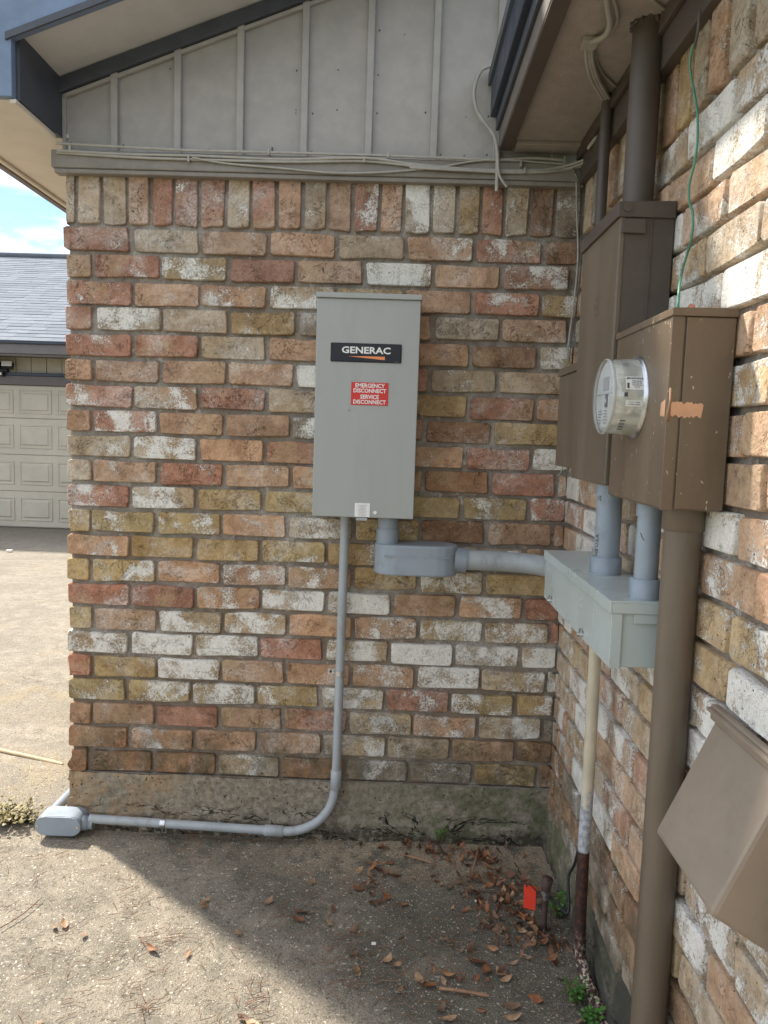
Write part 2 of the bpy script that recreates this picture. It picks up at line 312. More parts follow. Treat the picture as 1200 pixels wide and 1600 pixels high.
# ------------------------------------------------------------ bricks
def brick_mesh(name, L, H, D, seed, rough=.0013, chip=.004):
    q = random.Random(seed); c = .0065
    pts = [(-L/2+c, -H/2), (0+q.uniform(-.2, .2)*L, -H/2), (L/2-c, -H/2), (L/2, -H/2+c), (L/2, H/2-c), (L/2-c, H/2), (q.uniform(-.2, .2)*L, H/2), (-L/2+c, H/2), (-L/2, H/2-c), (-L/2, -H/2+c)]
    pts = [(x+q.gauss(0, rough), z+q.gauss(0, rough)) for x, z in pts]
    k = q.randrange(10); x, z = pts[k]; pts[k] = (x*(1-chip/L*2), z*(1-chip/H*2))
    n = 10; e = .0024
    vs = [(x, D, z) for x, z in pts]+[(x, .0034, z) for x, z in pts]
    vs += [(x-math.copysign(min(abs(x), e), x) if abs(x) > L*.3 else x, q.gauss(0, .0006), z-math.copysign(e, z)) for x, z in pts]
    mb = MB(); mb.add(vs, [(i, (i+1) % n, n+(i+1) % n, n+i) for i in range(n)]+[(n+i, n+(i+1) % n, 2*n+(i+1) % n, 2*n+i) for i in range(n)])
    mb.add(vs[2*n:], [list(range(n))], True)
    bm = bmesh.new(); me = mb.mesh(name); bm.from_mesh(me); bmesh.ops.remove_doubles(bm, verts=bm.verts, dist=1e-6); bm.to_mesh(me); bm.free()
    me.materials.append(M['brick']); return me
BL, BH, BD = .2045, .0695, .09
ST = [brick_mesh('brick', BL, BH, BD, i) for i in range(12)]
HF = [brick_mesh('brick_half', .088, BH, BD, 50+i) for i in range(5)]
SO = [brick_mesh('brick_soldier', .068, .19, BD, 80+i, .0018) for i in range(6)]
RUIN = [brick_mesh('brick_worn', .088, BH, BD, 95+i, .006, .02) for i in range(2)]
TONE = {'R': (.43, .215, .145), 'O': (.475, .30, .19), 'T': (.445, .36, .255), 'Y': (.43, .315, .155), 'B': (.31, .18, .105), 'G': (.30, .26, .21), 'W': (.46, .35, .22)}
def place_brick(parent, me, x, y, z, w=0., code='O1', side='back', sxl=1., szl=1., q=rnd):
    o = bpy.data.objects.new('brick', me); COL.objects.link(o); o.parent = parent
    j = q.gauss(0, .0016)
    if side == 'back': o.location = (x, j, z); o.rotation_euler = (q.gauss(0, .006), q.gauss(0, .0045), q.gauss(0, .006))
    elif side == 'right': o.location = (x+j, y, z); o.rotation_euler = (q.gauss(0, .006), q.gauss(0, .0045), R(-90)+q.gauss(0, .008))
    else: o.location = (x+j, y, z); o.rotation_euler = (0, q.gauss(0, .005), R(-90))
    o.scale = (sxl, 1, szl)
    t = TONE[code[0]]; up_ = max(0., min(1., (z-1.05)/.9))*.30 if side == 'back' else 0.; gm = sum(t)/3; t = [v*(1-up_)+(gm*u)*up_ for v, u in zip(t, (1.16, .96, .86))]; k = q.uniform(.86, 1.14); h = q.uniform(-.05, .05)  # upper courses greyed: flare haze put into the brick colour
    o.color = (t[0]*k*(1+h), t[1]*k, t[2]*k*(1-h), int(code[1])/9)
    return o
P_, CH, Z0 = .2159, .0814, 1.9815
XL, XR = -1.073, .55
ROWS = """R1 T1 O1 O1 T2 O4 R4 B0
h O0 R3 Y5 R1 O0 W8 O1 R5 B2
R4 O0 O4 W6 Y3 O2 R4 Y5 Y1
h R0 W6 T2 Y2 G4 O1 T0 O1 B1 G1
R3 R1 T2 O1 T2 O1 B1 Y5 G1
h O0 O1 O1 O0 W8 R1 T3 T1 R6 B1
R4 O5 R4 T0 O1 Y2 R1 O2 W8
h O1 R6 O1 O2 G5 O1 B0 Y1 W8 B1
T4 W7 O1 R0 T2 O2 R3 W7 T0
h T0 O2 R2 O3 O0 O1 B1 R0 O4 G4
R4 W6 Y0 Y2 O1 Y2 Y4 R4 G4
h Y0 Y3 Y4 O2 W5 Y3 B1 O0 O3 W7
O3 Y0 Y1 Y4 Y2 O1 T2 O3 T4
h Y0 Y5 O1 O5 O4 Y2 W6 Y1 B1
R1 R0 O4 W8 W8 O0 O5 R1
h Y0 O1 W6 W6 O1 O5 Y6 W6 R0
W7 W7 W8 R0 W6 W9 W7 W7
h R0 Y2 W8 O0 O0 O4 W8 W5 W6
Y4 Y5 W7 Y4 W6 R3 Y6 Y4
h O0 O1 R0 O1 R0 W5 O5 T5 G2
B2 O4 O1 O1 W6 T3 O0 B0
h B0 B3 B0 T5 B1 G5 G3 Y0 B0""".split('\n')
# first bed joint x of each row kind, drifting as measured at top and bottom of the wall
wall = thing('brick_wall', 'weathered multicoloured brick wall behind the grey switch cabinet', 'wall', (0, 0, 0))
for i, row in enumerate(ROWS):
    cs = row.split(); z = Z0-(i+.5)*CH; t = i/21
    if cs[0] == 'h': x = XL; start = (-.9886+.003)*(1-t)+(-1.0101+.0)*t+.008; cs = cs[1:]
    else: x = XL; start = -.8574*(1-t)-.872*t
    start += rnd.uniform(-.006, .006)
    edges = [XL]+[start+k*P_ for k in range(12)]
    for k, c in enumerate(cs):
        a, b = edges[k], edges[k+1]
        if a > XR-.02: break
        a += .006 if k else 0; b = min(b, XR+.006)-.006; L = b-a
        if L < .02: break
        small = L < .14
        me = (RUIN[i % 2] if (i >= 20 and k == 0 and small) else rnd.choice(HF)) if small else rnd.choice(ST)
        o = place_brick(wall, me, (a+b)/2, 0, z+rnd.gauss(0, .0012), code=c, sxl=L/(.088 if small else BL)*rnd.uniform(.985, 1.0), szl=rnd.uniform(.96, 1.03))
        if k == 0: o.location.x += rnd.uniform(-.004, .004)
sx = [-1.073, -1.033, -.992-.04+.04, -.952+.04]
SJ = [-1.073, -1.037, -.955, -.876, -.802, -.725, -.645, -.564, -.482, -.404, -.323, -.241, -.163, -.081, -.003, .081, .161, .239, .312, .388, .469, .55]
for k, c in enumerate('T1 T1 T3 O2 R1 R2 R0 T3 R2 O1 G2 O1 R4 O0 T6 T3 Y2 R2 T4 B0 G3'.split()):
    a, b = SJ[k]+.005, SJ[k+1]-.005
    place_brick(wall, SO[k % 6], (a+b)/2, 0, Z0+.008+.095, code=c, sxl=(b-a)/.068, szl=1)
for i in range(-2, 22):   # the same courses returning round the left corner
    for k in range(3):
        off = .105 if i % 2 else .0; y0 = .098+k*P_+off*.5
        place_brick(wall, ST[(i+k) % 12], XL-.001+.0, y0+.1, Z0-(i+.5)*CH, code=rnd.choice(['O1', 'T3', 'R2', 'Y1', 'W6']), side='left')
for o in list(wall.children):
    if o.location.y > .05: o.rotation_euler = (0, 0, R(-90)); 
def wob(u): return u
grid('mortar', lambda u, v: (XL+.012+(XR+.02-XL-.012)*u, .0150+.0028*fbm(u*26, v*34, 1.3), .19+(2.19-.19)*v), 110, 150, M['mortar'], wall)
mb = MB(); mb.box((XL+.010, .0165, .19), (XL+.09, 9.0, 2.24)); mb.obj('side_mortar', M['mortar'], wall)
def fshape(u, v):
    x = XL-.004+(XR+.02-XL)*u; z = -.05+.24*v; broken = max(0, .05-(x-XL))*.9*(.5+fbm(x*30, z*30)) if z > .1 else 0
    return (x+max(0, broken*.6), -.004-.012*(1-v)+.006*fbm(x*7, z*9)+.004*fbm(x*40, z*60)-(.012 if z < .06+.02*fbm(x*6, 3) else 0), z+(.003*fbm(x*9, 7) if v > .9 else 0))
grid('foundation', fshape, 220, 34, M['found'], wall)
mb = MB(); mb.box((XL+.0, .0, -.05), (XL+.2, 9.0, .188)); o = mb.obj('side_foundation', M['found'], wall); o.location.y = .004
mb = MB(); mb.box((XL, .002, .1885), (XR+.1, .03, .1915)); mb.obj('bed_ledge', M['mortar'], wall)

rwall = thing('brick_wall', 'sunlit brick side wall running toward the camera behind the brown electrical boxes', 'wall', (XR, 0, 0))
rq = random.Random(77)
pool = ['O1', 'O2', 'T3', 'T4', 'W8', 'W6', 'O5', 'Y1', 'Y4', 'O0', 'W9', 'O4', 'R4', 'T3', 'R2', 'T5', 'W7', 'O3']
fixed = {(3, 5): 'T3', (2, 5): 'O4', (4, 5): 'W6', (9, 5): 'W9', (9, 6): 'O3', (10, 5): 'O3', (11, 5): 'Y3', (12, 5): 'Y1', (16, 2): 'W9', (15, 2): 'Y1', (17, 2): 'W7'}
for i in range(23):
    if i < 12: fr = .25 if i % 2 else .87
    else: fr = .75 if i % 2 else .2
    y = (fr-1)*P_; edges = [0.006]+[y-k*P_+rq.uniform(-.006, .006) for k in range(12)]
    for k in range(10):
        a, b = edges[k]-.006, edges[k+1]+.006; L = a-b
        if L < .02 or b < -2.15: continue
        small = L < .14; me = rq.choice(HF) if small else rq.choice(ST); c = fixed.get((i, k), rq.choice(pool))
        if i > 19: c = rq.choice(['B1', 'B2', 'G2', 'O1'])
        o = place_brick(rwall, me, 0, (a+b)/2, Z0-(i+.5)*CH+rq.gauss(0, .0012), code=c, side='right', sxl=L/(.088 if small else BL), szl=rq.uniform(.97, 1.03), q=rq)
        o.location.x += rq.gauss(0, .001)
        col = o.color; k2 = .30 if i < 20 else .1; o.color = (col[0]+(.70-col[0])*k2, col[1]+(.54-col[1])*k2, col[2]+(.40-col[2])*k2, min(1, col[3]*1.15+.05))  # paler side-wall clay, with its brighter ambient light mixed into the colour
y = -.03
k = 0
while y > -2.1:
    place_brick(rwall, SO[k % 6], 0, y-.042, Z0+.008+.095, code=['T1', 'G3', 'T3', 'O1', 'T2', 'O1', 'R1', 'T1', 'O0', 'Y1', 'T3', 'O1', 'T1'][k % 13], side='right', q=rq); y -= .0865; k += 1
grid('mortar', lambda u, v: (.0175+.0025*fbm(u*40, v*34, 5.3), 0.012-4.6*u, .10+2.09*v), 240, 110, M['mortar'], rwall)
grid('foundation', lambda u, v: (-.007-.016*(1-v)+.006*fbm(u*30, v*3, 2)+.0035*fbm(u*160, v*18, 4)+.012*max(0, v-.93)/.07, .01-4.6*u, -.05+.19*v+.006*fbm(u*40, 9)), 300, 24, M['found'], rwall)

# ------------------------------------------------------------ gable end above the wall
gab = thing('gable_wall', 'pale board and batten gable siding above the brick wall', 'gable')
SLP = .378; zr = lambda x: 2.372+SLP*(x+1.071)      # underside of the rake trim at the wall
BX = [-1.071, -.911, -.714, -.520, -.321, -.121, .081, .275, .45, .60]
for k in range(9):
    a, b = BX[k]+.004, BX[k+1]-.002; yy = .006+.0012*(k % 2)
    pts = [(a, yy, 2.198), (b, yy, 2.198), (b, yy, zr(b)+.03), (a, yy, zr(a)+.03)]
    prism_obj('siding_panel', pts, (0, .012, 0), M['siding'], gab, .001)
nq0 = random.Random(31)
for k in range(8):
    for j in range(5):
        fx = nq0.choice([.12, .5, .86]); x = BX[k]+(BX[k+1]-BX[k])*fx; z = 2.225+nq0.choice([0, 0, .12, .24, .36])+nq0.uniform(-.008, .008)
        if z < zr(x)-.03: disc0 = tube_obj('nail_head', [(x, .0062, z), (x, .0047, z)], nq0.uniform(.0016, .003), M['ink'], gab, 7)
for k in range(1, 8):
    x = BX[k]; prism_obj('batten', [(x-.011, -.012, 2.199), (x+.011, -.012, 2.199), (x+.011, -.012, zr(x)+.02), (x-.011, -.012, zr(x)+.02)], (0, .0175, 0), M['siding'], gab, .003)
prism_obj('corner_trim', [(-1.0755, -.004, 2.2), (-1.064, -.004, 2.2), (-1.064, -.004, 2.38), (-1.0755, -.004, 2.38)], (0, .02, 0), M['siding'], gab, .001)
prism_obj('rake_trim', [(-1.078, -.022, zr(-1.078)+.002), (1.6, -.022, zr(1.6)+.002), (1.6, -.022, zr(1.6)+.046), (-1.078, -.022, zr(-1.078)+.046)], (0, .027, 0), M['trimdark'], gab, .002)
prism_obj('rake_molding', [(-1.066, -.010, zr(-1.066)-.012), (1.6, -.010, zr(1.6)-.012), (1.6, -.010, zr(1.6)), (-1.066, -.010, zr(-1.066))], (0, .014, 0), M['siding'], gab, .002)
bev('frieze_board', (-1.100, -.032, 2.146), (XR-.002, .016, 2.199), M['band'], gab, .004)
bev('frieze_lip', (-1.092, -.026, 2.132), (XR-.004, .012, 2.1455), M['band'], gab, .003)

# left roof: rake overhang, boxed end and the eave running back
roof = thing('roof_overhang', 'left gable roof overhang with rake fascia tinted blue by flare haze and cream eave underside', 'roof')
OV = -.285
def zt(x): return zr(x)+.05
prism_obj('rake_soffit', [(-1.085, OV+.016, zt(-1.085)), (1.7, OV+.016, zt(1.7)), (1.7, OV+.016, zt(1.7)+.012), (-1.085, OV+.016, zt(-1.085)+.012)], (0, -OV-.018, 0), M['rsoff'], roof)
ex = -1.40; ft = lambda x: zt(x)+.20
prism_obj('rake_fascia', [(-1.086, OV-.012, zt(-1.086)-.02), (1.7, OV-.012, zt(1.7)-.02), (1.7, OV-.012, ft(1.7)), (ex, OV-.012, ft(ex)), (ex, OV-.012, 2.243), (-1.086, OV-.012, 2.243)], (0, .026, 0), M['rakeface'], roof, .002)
prism_obj('rake_fascia_edge_shade', [(-1.10, OV-.019, zt(-1.1)-.024), (1.7, OV-.019, zt(1.7)-.024), (1.7, OV-.019, zt(1.7)-.004), (-1.10, OV-.019, zt(-1.1)-.004)], (0, .0065, 0), M['trimdark'], roof, .001)  # dark strip painted in for the shadow along the fascia's bottom edge
prism_obj('eave_return', [(-1.087, OV+.015, 2.243), (-1.087, -.001, 2.243), (-1.087, -.001, zt(-1.087)+.004), (-1.087, OV+.015, zt(-1.087)+.004)], (.011, 0, 0), M['trimdark'], roof)
bev('return_molding', (-1.100, OV+.0, 2.230), (-1.080, -.034, 2.2425), M['cream'], roof, .004)
mb = MB(); mb.box((ex+.02, OV, 2.2435), (-1.10, 9, 2.255)); mb.obj('eave_soffit', M['cream'], roof)
mb = MB(); mb.box((-1.101, -.0, 2.2435), (-1.058, 9, 2.256)); mb.obj('soffit_inner_strip', M['cream'], roof)
bev('eave_fascia', (ex-.005, OV+.016, 2.226), (ex+.019, 9, 2.40), M['fascia'], roof, .003)
bev('soffit_molding', (ex+.0195, OV+.02, 2.2305), (ex+.036, 9, 2.243), M['cream'], roof, .004)
prism_obj('roof_deck', [(ex-.03, OV-.02, ft(ex-.03)-.0), (3.4, OV-.02, ft(3.4)), (3.4, OV-.02, ft(3.4)+.035), (ex-.03, OV-.02, ft(ex-.03)+.035)], (0, 9.3, 0), M['roofsheet'], roof)

# right roof: eave along the side wall
re_ = thing('roof_overhang', 'brown grey soffit and fascia of the eave above the side wall', 'roof')
ZS = 2.243; FX = .302
ys = [.0, -.93, -1.9, -3.0, -4.6]
for a, b in zip(ys, ys[1:]):
    bev('soffit_panel', (FX+.001, b+.0015, ZS), (XR+.03, a-.0015, ZS+.01), M['soffit'], re_, .0008)
bev('soffit_end_board', (FX+.024, -.085, ZS-.0115), (XR-.024, -.012, ZS-.0005), M['soffit'], re_, .002)
bev('fascia_board', (FX-.024, -4.6, ZS-.010), (FX, -.036, ZS+.16), M['fascia'], re_, .002)
bev('fascia_bottom_strip', (FX-.022, -4.6, ZS-.016), (FX+.016, -.04, ZS-.0105), M['darkbrown'], re_, .001)
bev('drip_edge', (FX-.052, -4.6, ZS+.085), (FX-.0245, -.025, ZS+.185), M['gutter'], re_, .003)
bev('drip_rail', (FX-.034, -4.6, ZS+.045), (FX-.0245, -.03, ZS+.084), M['trimdark'], re_, .002)
bev('frieze_board', (XR-.022, -4.6, 2.136), (XR+.012, -.034, ZS-.002), M['darkbrown'], re_, .003)
bev('frieze_cap', (XR-.034, -4.6, 2.205), (XR-.0225, -.034, ZS-.002), M['darkbrown'], re_, .002)
prism_obj('roof_deck', [(FX-.06, 0, ZS+.187), (4.2, 0, ZS+.187+1.5), (4.2, 0, ZS+.222+1.5), (FX-.06, 0, ZS+.222)], (0, -4.7, 0), M['roofsheet'], re_)

# ------------------------------------------------------------ ground
def gz(x, y): return .004*fbm(x*.9, y*.9)+.0022*fbm(x*4, y*4, 3)+.0
def near(u, v):
    x = -6+9.5*(u**1)*1.0; y = -.008-6.0*v**1.7; return (x, y, gz(x, y)-.002)
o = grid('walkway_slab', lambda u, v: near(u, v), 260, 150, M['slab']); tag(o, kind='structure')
fixn = o
def far_(u, v):
    x = -12+13*u; y = .012+9.5*v**1.4; return (x, y, .006+gz(x, y)-.0165*max(0, y-.2))
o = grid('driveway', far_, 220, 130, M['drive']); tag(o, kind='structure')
mb = MB(); mb.box((-6, -.02, -.09), (XL, .02, -.012)); tag(mb.obj('slab_joint', M['grit']), kind='structure')
mb = MB(); mb.add([(-300, -300, -.5), (300, -300, -.5), (300, 500, -.5), (-300, 500, -.5)], [(0, 1, 2, 3)]); tag(mb.obj('lawn_ground', M['grass']), kind='structure')

# ------------------------------------------------------------ switch cabinet
GX0, GX1, GZ0, GZ1, GY = -.250, .056, 1.104, 1.762, -.175
gen = thing('switch_cabinet', 'tall grey metal switch cabinet with black nameplate and red disconnect label', 'cabinet', (0, 0, 0))
bev('cabinet_body', (GX0+.006, GY+.003, GZ0+.006), (GX1-.006, -.006, GZ1-.004), M['cab'], gen, .002)
bev('door', (GX0, GY, GZ0), (GX1, GY+.022, GZ1-.012), M['cab'], gen, .0022)
bev('top_cap', (GX0-.003, GY-.007, GZ1-.0115), (GX1+.003, -.008, GZ1+.004), M['cab'], gen, .0018)
npy = GY-.0012; c1 = at(1, npy, 517, 537); c2 = at(1, npy, 627, 566)
ncx = (c1.x+c2.x)/2; ncz = (c1.z+c2.z)/2
pl = bev('nameplate', (c1.x, npy-.0008, ncz-.0275), (c2.x, GY+.0005, ncz+.0275), M['navy'], gen, .003)
text('GENERAC', .0265, (ncx, npy-.0012, ncz+.0065), ROTB, M['white'], pl, bold=.00075, sx=1.22)
mb = MB(); mb.add([(-.054, 0, 0), (.056, 0, -.0085), (.056, 0, .0015), (0, 0, .0012)], [(0, 1, 2, 3)], True)
o = mb.obj('wedge_mark', M['orange'], pl); o.location = (ncx, npy-.0012, ncz-.011)
text('· ··· ·', .008, (c2.x-.014, npy-.0012, ncz-.0245), ROTB, M['white'], pl, name='fine_print')
c1 = at(1, npy, 549, 598); c2 = at(1, npy, 606, 633); rx = (c1.x+c2.x)/2; rz = (c1.z+c2.z)/2; rw = (c2.x-c1.x)/2
rl = bev('red_label', (rx-rw, npy-.0005, rz-.0335), (rx+rw, GY+.0005, rz+.0335), M['red'], gen, .0006)
for s_, dz in (('EMERGENCY', .0235), ('DISCONNECT', .0085), ('SERVICE', -.0095), ('DISCONNECT', -.0245)):
    text(s_, .0165, (rx, npy-.0009, rz+dz), ROTB, M['white'], rl, bold=.00045, sx=.93)
c = at(1, npy, 566, 797); wl = bev('white_sticker', (c.x-.023, npy-.0004, c.z-.021), (c.x+.023, GY+.0005, c.z+.021), M['white'], gen, .0004)
for k in range(8): text('mm mnmm nm mmn'[k % 3:12-k % 4], .0042, (c.x, npy-.0007, c.z+.015-k*.0045), ROTB, M['midink'], wl, name='fine_print')
bev('latch_tab', (c.x-.018, GY-.006, GZ0-.009), (c.x+.016, GY+.01, GZ0-.0005), M['cab'], gen, .001)
def disc(name, c, axis, r, d, mat, parent, seg=16): return tube_obj(name, [Vector(c), Vector(c)+Vector(axis)*d], r, mat, parent, seg)
c = at(1, npy, 586, 801); disc('screw', (c.x, GY+.001, c.z), (0, -1, 0), .0055, .004, M['white'], gen)
c = at(1, npy, 545, 641); disc('knockout', (c.x, GY+.0005, c.z), (0, -1, 0), .0055, .0012, M['cab'], gen, 20)
disc('knockout_dot', (c.x, GY+.0005, c.z), (0, -1, 0), .0028, .0019, M['midink'], gen, 12)

# long grey conduit from cabinet to the ground and along the wall foot
cp = -.040; rp = .0145
con = thing('conduit', 'thin grey conduit dropping from the switch cabinet and turning left along the wall foot', 'conduit')
a = Vector((-.158, cp, GZ0+.004)); b = at(1, cp, 530, 1205+22)
e2 = at(1, -.062, 428, 1298); e3 = at(1, -.062, 140, 1279)
b = Vector((-.165, cp, .215))
tube_obj('pipe', [a, a.lerp(b, .5), b+Vector((0, 0, .03))], rp, M['pvclite'], con, 20)
vcp = (e3-e2).normalized()
elb = smooth_path([b+Vector((0, 0, .035)), b, Vector((b.x-.012, cp-.005, .135)), Vector((b.x-.055, cp-.014, .075)), Vector((b.x-.125, cp-.02, e2.z+.003)), e2], 6)
tube_obj('elbow', elb, rp+.0003, M['pvclite'], con, 20)
tube_obj('coupling', [b+Vector((0, 0, -.035)), b+Vector((0, 0, -.033)), b+Vector((0, 0, .03)), b+Vector((0, 0, .033))], [rp+.0005, rp+.0038, rp+.0038, rp+.0005], M['pvclite'], con, 20)
tube_obj('coupling', [e2-vcp*.032, e2-vcp*.03, e2+vcp*.03, e2+vcp*.032], [rp+.0005, rp+.0038, rp+.0038, rp+.0005], M['pvclite'], con, 20)
tube_obj('pipe', [e2, e2.lerp(e3, .5), e3], rp, M['pvclite'], con, 20)
tube_obj('locknut', [a+Vector((0, 0, -.022)), a+Vector((0, 0, -.004))], rp+.003, M['pvclite'], con, 12)
def strap(label, c, d, wall_dir, ear):   # half-ring strap round a pipe, c centre, d pipe direction
    d = Vector(d).normalized(); wd = Vector(wall_dir).normalized(); s = d.cross(wd).normalized()
    t = thing('pipe_strap', label, 'strap', tuple(c), 'galvanized pipe straps')
    mb = MB(); r0, r1 = rp+.0006, rp+.0032; prof = []
    for k in range(17):
        an = math.pi*(k/16); prof.append((-wd*math.sin(an)+s*math.cos(an)))
    for off in (-.008, .0035):
        mb2 = [p*r1+d*off for p in prof]
    vs = []; fs = []
    for p in prof:
        for off, rr in ((-.008, r1), (.008, r1), (.008, r0), (-.008, r0)): vs.append(p*rr+d*off)
    for k in range(16):
        for j in range(4): fs.append((k*4+j, k*4+(j+1) % 4, (k+1)*4+(j+1) % 4, (k+1)*4+j))
    mb.add(vs, fs, True); o = mb.obj('band', M['steel'], t); fix(o.data)
    mb = MB(); b0 = s*ear*(r1) ; mb.prism([b0-d*.008+wd*.012, b0+d*.008+wd*.012, b0+d*.008+s*ear*.022+wd*.012, b0-d*.008+s*ear*.022+wd*.012], wd*.002)
    o = mb.obj('ear', M['steel'], t); fix(o.data)
    mb = MB(); mb.tube([b0+s*ear*.013+wd*.0115, b0+s*ear*.013+wd*.006], .004, 8); mb.obj('screw', M['black'], t)
    return t
strap('small galvanized strap around the vertical grey conduit on the brick wall', (-.162, cp, .578), (0, 0, 1), (0, 1, 0), 1)
c = e3.lerp(e2, .40); strap('shiny galvanized strap around the horizontal conduit at the wall foot', c, vcp, (0, 1, 0), 1)

# conduit bodies: stadium-shaped boxes
def stadium(L, H, n=10):
    r = H/2; pts = []
    for k in range(n+1): an = -math.pi/2+math.pi*k/n; pts.append((L/2-r+r*math.cos(an), r*math.sin(an)))
    for k in range(n+1): an = math.pi/2+math.pi*k/n; pts.append((-L/2+r+r*math.cos(an), r*math.sin(an)))
    return pts
lb = thing('conduit_fitting', 'grey oblong access fitting lying on the concrete at the left wall corner', 'conduit fitting', (-1.070, -.07, .038))
pts = stadium(.154, .066)
prism_obj('body', [(x, .048, z+.006) for x, z in pts], (0, -.070, 0), M['pvc'], lb, .003)
prism_obj('cover', [(x*.985, -.0225, z*.97+.006) for x, z in pts], (0, -.006, 0), M['pvc'], lb, .0018)
for s_ in (-1, 1): disc('screw', (s_*.066, -.0285, .006), (0, -1, 0), .0045, .002, M['steel'], lb)
text('··········', .012, (0, -.0287, .012), ROTB, M['pvc'], lb, name='embossed_mark')
tube_obj('hub', [Vector((.070, .008, .004)), Vector((.088, .008, .003)), Vector((.0885, .008, .003)), Vector((.105, .008, .002))], [.024, .0225, .0195, .0190], M['pvc'], lb, 20)
pp = thing('conduit', 'short grey conduit running back around the left wall corner on the ground', 'conduit')
tube_obj('pipe', [(-1.122, -.03, .052), (-1.115, .3, .05), (-1.112, 1.2, .045)], .0165, M['pvc'], pp, 18)

lb2 = thing('conduit_fitting', 'large grey rounded conduit fitting below the switch cabinet', 'conduit fitting', (.070, -.105, .973))
W2, H2 = .262, .098
def shell(name, L, y0, y1, H, mat, parent, r):
    pts = stadium(L, y1-y0+0.0, 8); return prism_obj(name, [(x, (y0+y1)/2+yy, -H/2) for x, yy in pts], (0, 0, H), mat, parent, r)
shell('body', W2, -.055, .075, H2-.003, M['pvc'], lb2, .006)
mb = MB(); mb.box((-.10, -.0562, .012), (.10, -.05, .0145)); mb.obj('cover_seam', M['pvc'], lb2)
tube_obj('neck', [(-.090, .005, H2/2-.012), (-.090, .005, .134)], .0325, M['pvc'], lb2, 24)
tube_obj('collar', [(-.090, .005, H2/2-.002), (-.090, .005, .092)], [.0355, .0355], M['pvc'], lb2, 24)
tube_obj('side_hub', [(.120, .006, .001), (.158, .006, -.001)], .0385, M['pvc'], lb2, 24)
bend = thing('conduit', 'thick grey conduit bending from the rounded fitting into the pale junction box', 'conduit')
bz = .968
path = [Vector((.21, -.099, bz+.006)), Vector((.32, -.099, bz+.006))]+arc((.345, -.24, bz+.004), (0, 1, 0), (1, 0, 0), .141, 0, 90, 12)[1:]+[Vector((.486, -.42, bz-.012))]
tube_obj('pipe', path, .0315, M['pvclite'], bend, 28)
o = bev('paper_sticker', (.375-.018, -.1, bz+.035), (.375+.014, -.085, bz+.0362), M['white'], bend, .0003); o.rotation_euler = (0, 0, 0)

# ------------------------------------------------------------ junction box on the side wall
jb = thing('junction_box', 'pale grey steel junction box under the brown meter cabinets', 'junction box')
JX = .418; JY0, JY1 = -1.040, -.392; JZ0, JZ1 = .924, 1.053
bev('box_body', (JX+.003, JY0+.003, JZ0+.001), (XR-.004, JY1-.002, JZ1-.003), M['jbox'], jb, .0018)
bev('front_cover', (JX, JY0-.001, JZ0), (JX+.0028, JY1, JZ1-.021), M['jbox'], jb, .0009)
bev('lid', (JX-.005, JY0-.006, JZ1-.0025), (XR-.004, JY1+.004, JZ1+.002), M['jbox'], jb, .0012)
bev('lid_front_lip', (JX-.0055, JY0-.006, JZ1-.022), (JX-.0005, JY1+.004, JZ1-.0022), M['jbox'], jb, .0012)
bev('lid_side_lip', (JX-.0004, JY0-.0066, JZ1-.022), (XR-.005, JY0-.0018, JZ1-.0023), M['jbox'], jb, .0012)
bev('end_flange', (JX-.0006, JY0-.0036, JZ0), (JX+.020, JY0-.0013, JZ1-.0225), M['jbox'], jb, .0008)
bev('end_bracket', (JX+.042, JY0-.004, JZ1-.041), (XR-.01, JY0+.0025, JZ1-.0225), M['jbox'], jb, .001)
for yy, zz in ((-.49, JZ0+.012), (-.83, JZ0+.010)):
    tube_obj('wing_screw', [(JX+.001, yy, zz), (JX-.012, yy, zz)], [.0055, .004], M['steel'], jb, 10)
    bev('screw_tab', (JX-.006, yy-.009, zz-.002), (JX-.003, yy+.009, zz+.012), M['steel'], jb, .0008)

# ------------------------------------------------------------ brown cabinets on the side wall
pa = thing('breaker_panel', 'tall brown painted breaker panel left of the meter cabinet', 'electrical panel')
AX = .437; AY0, AY1 = -.862, -.548; AZ0, AZ1 = 1.262, 1.838
bev('panel_body', (AX+.006, AY0+.002, AZ0+.003), (XR-.002, AY1-.002, AZ1-.004), M['darkbrown'], pa, .002)
bev('door', (AX, AY0, AZ0), (AX+.012, AY1, AZ1-.022), M['brown'], pa, .003)
prism_obj('top_cap', [(AX-.006, AY0-.005, AZ1-.030), (XR-.002, AY0-.005, AZ1-.030), (XR-.002, AY0-.005, AZ1+.004), (AX-.006, AY0-.005, AZ1)], (0, AY1-AY0+.01, 0), M['darkbrown'], pa, .0015)
bev('corner_plate', (AX+.002, AY0-.008, AZ1-.062), (AX+.05, AY0-.0052, AZ1-.034), M['darkbrown'], pa, .001)
disc('rivet', (AX+.012, AY0-.0052, AZ1-.012), (0, -1, 0), .009, .004, M['darkbrown'], pa)
c = at(0, AX, 932, 478)
lg = thing  # raised square mark pressed in the door
for (y0, y1, z0, z1) in ((-.014, .014, .013, .016), (-.014, -.0115, -.008, .013), (.0115, .014, -.018, .008), (-.014, .014, -.021, -.018), (-.004, .014, -.001, .0015)):
    bev('embossed_mark', (AX-.0012, c.y+y0, c.z+z0), (AX+.001, c.y+y1, c.z+z1), M['brown'], pa, .0004)
bev('side_seam', (XR-.05, AY0-.0012, AZ0+.004), (XR-.047, AY0+.003, AZ1-.031), M['darkbrown'], pa, .0004)

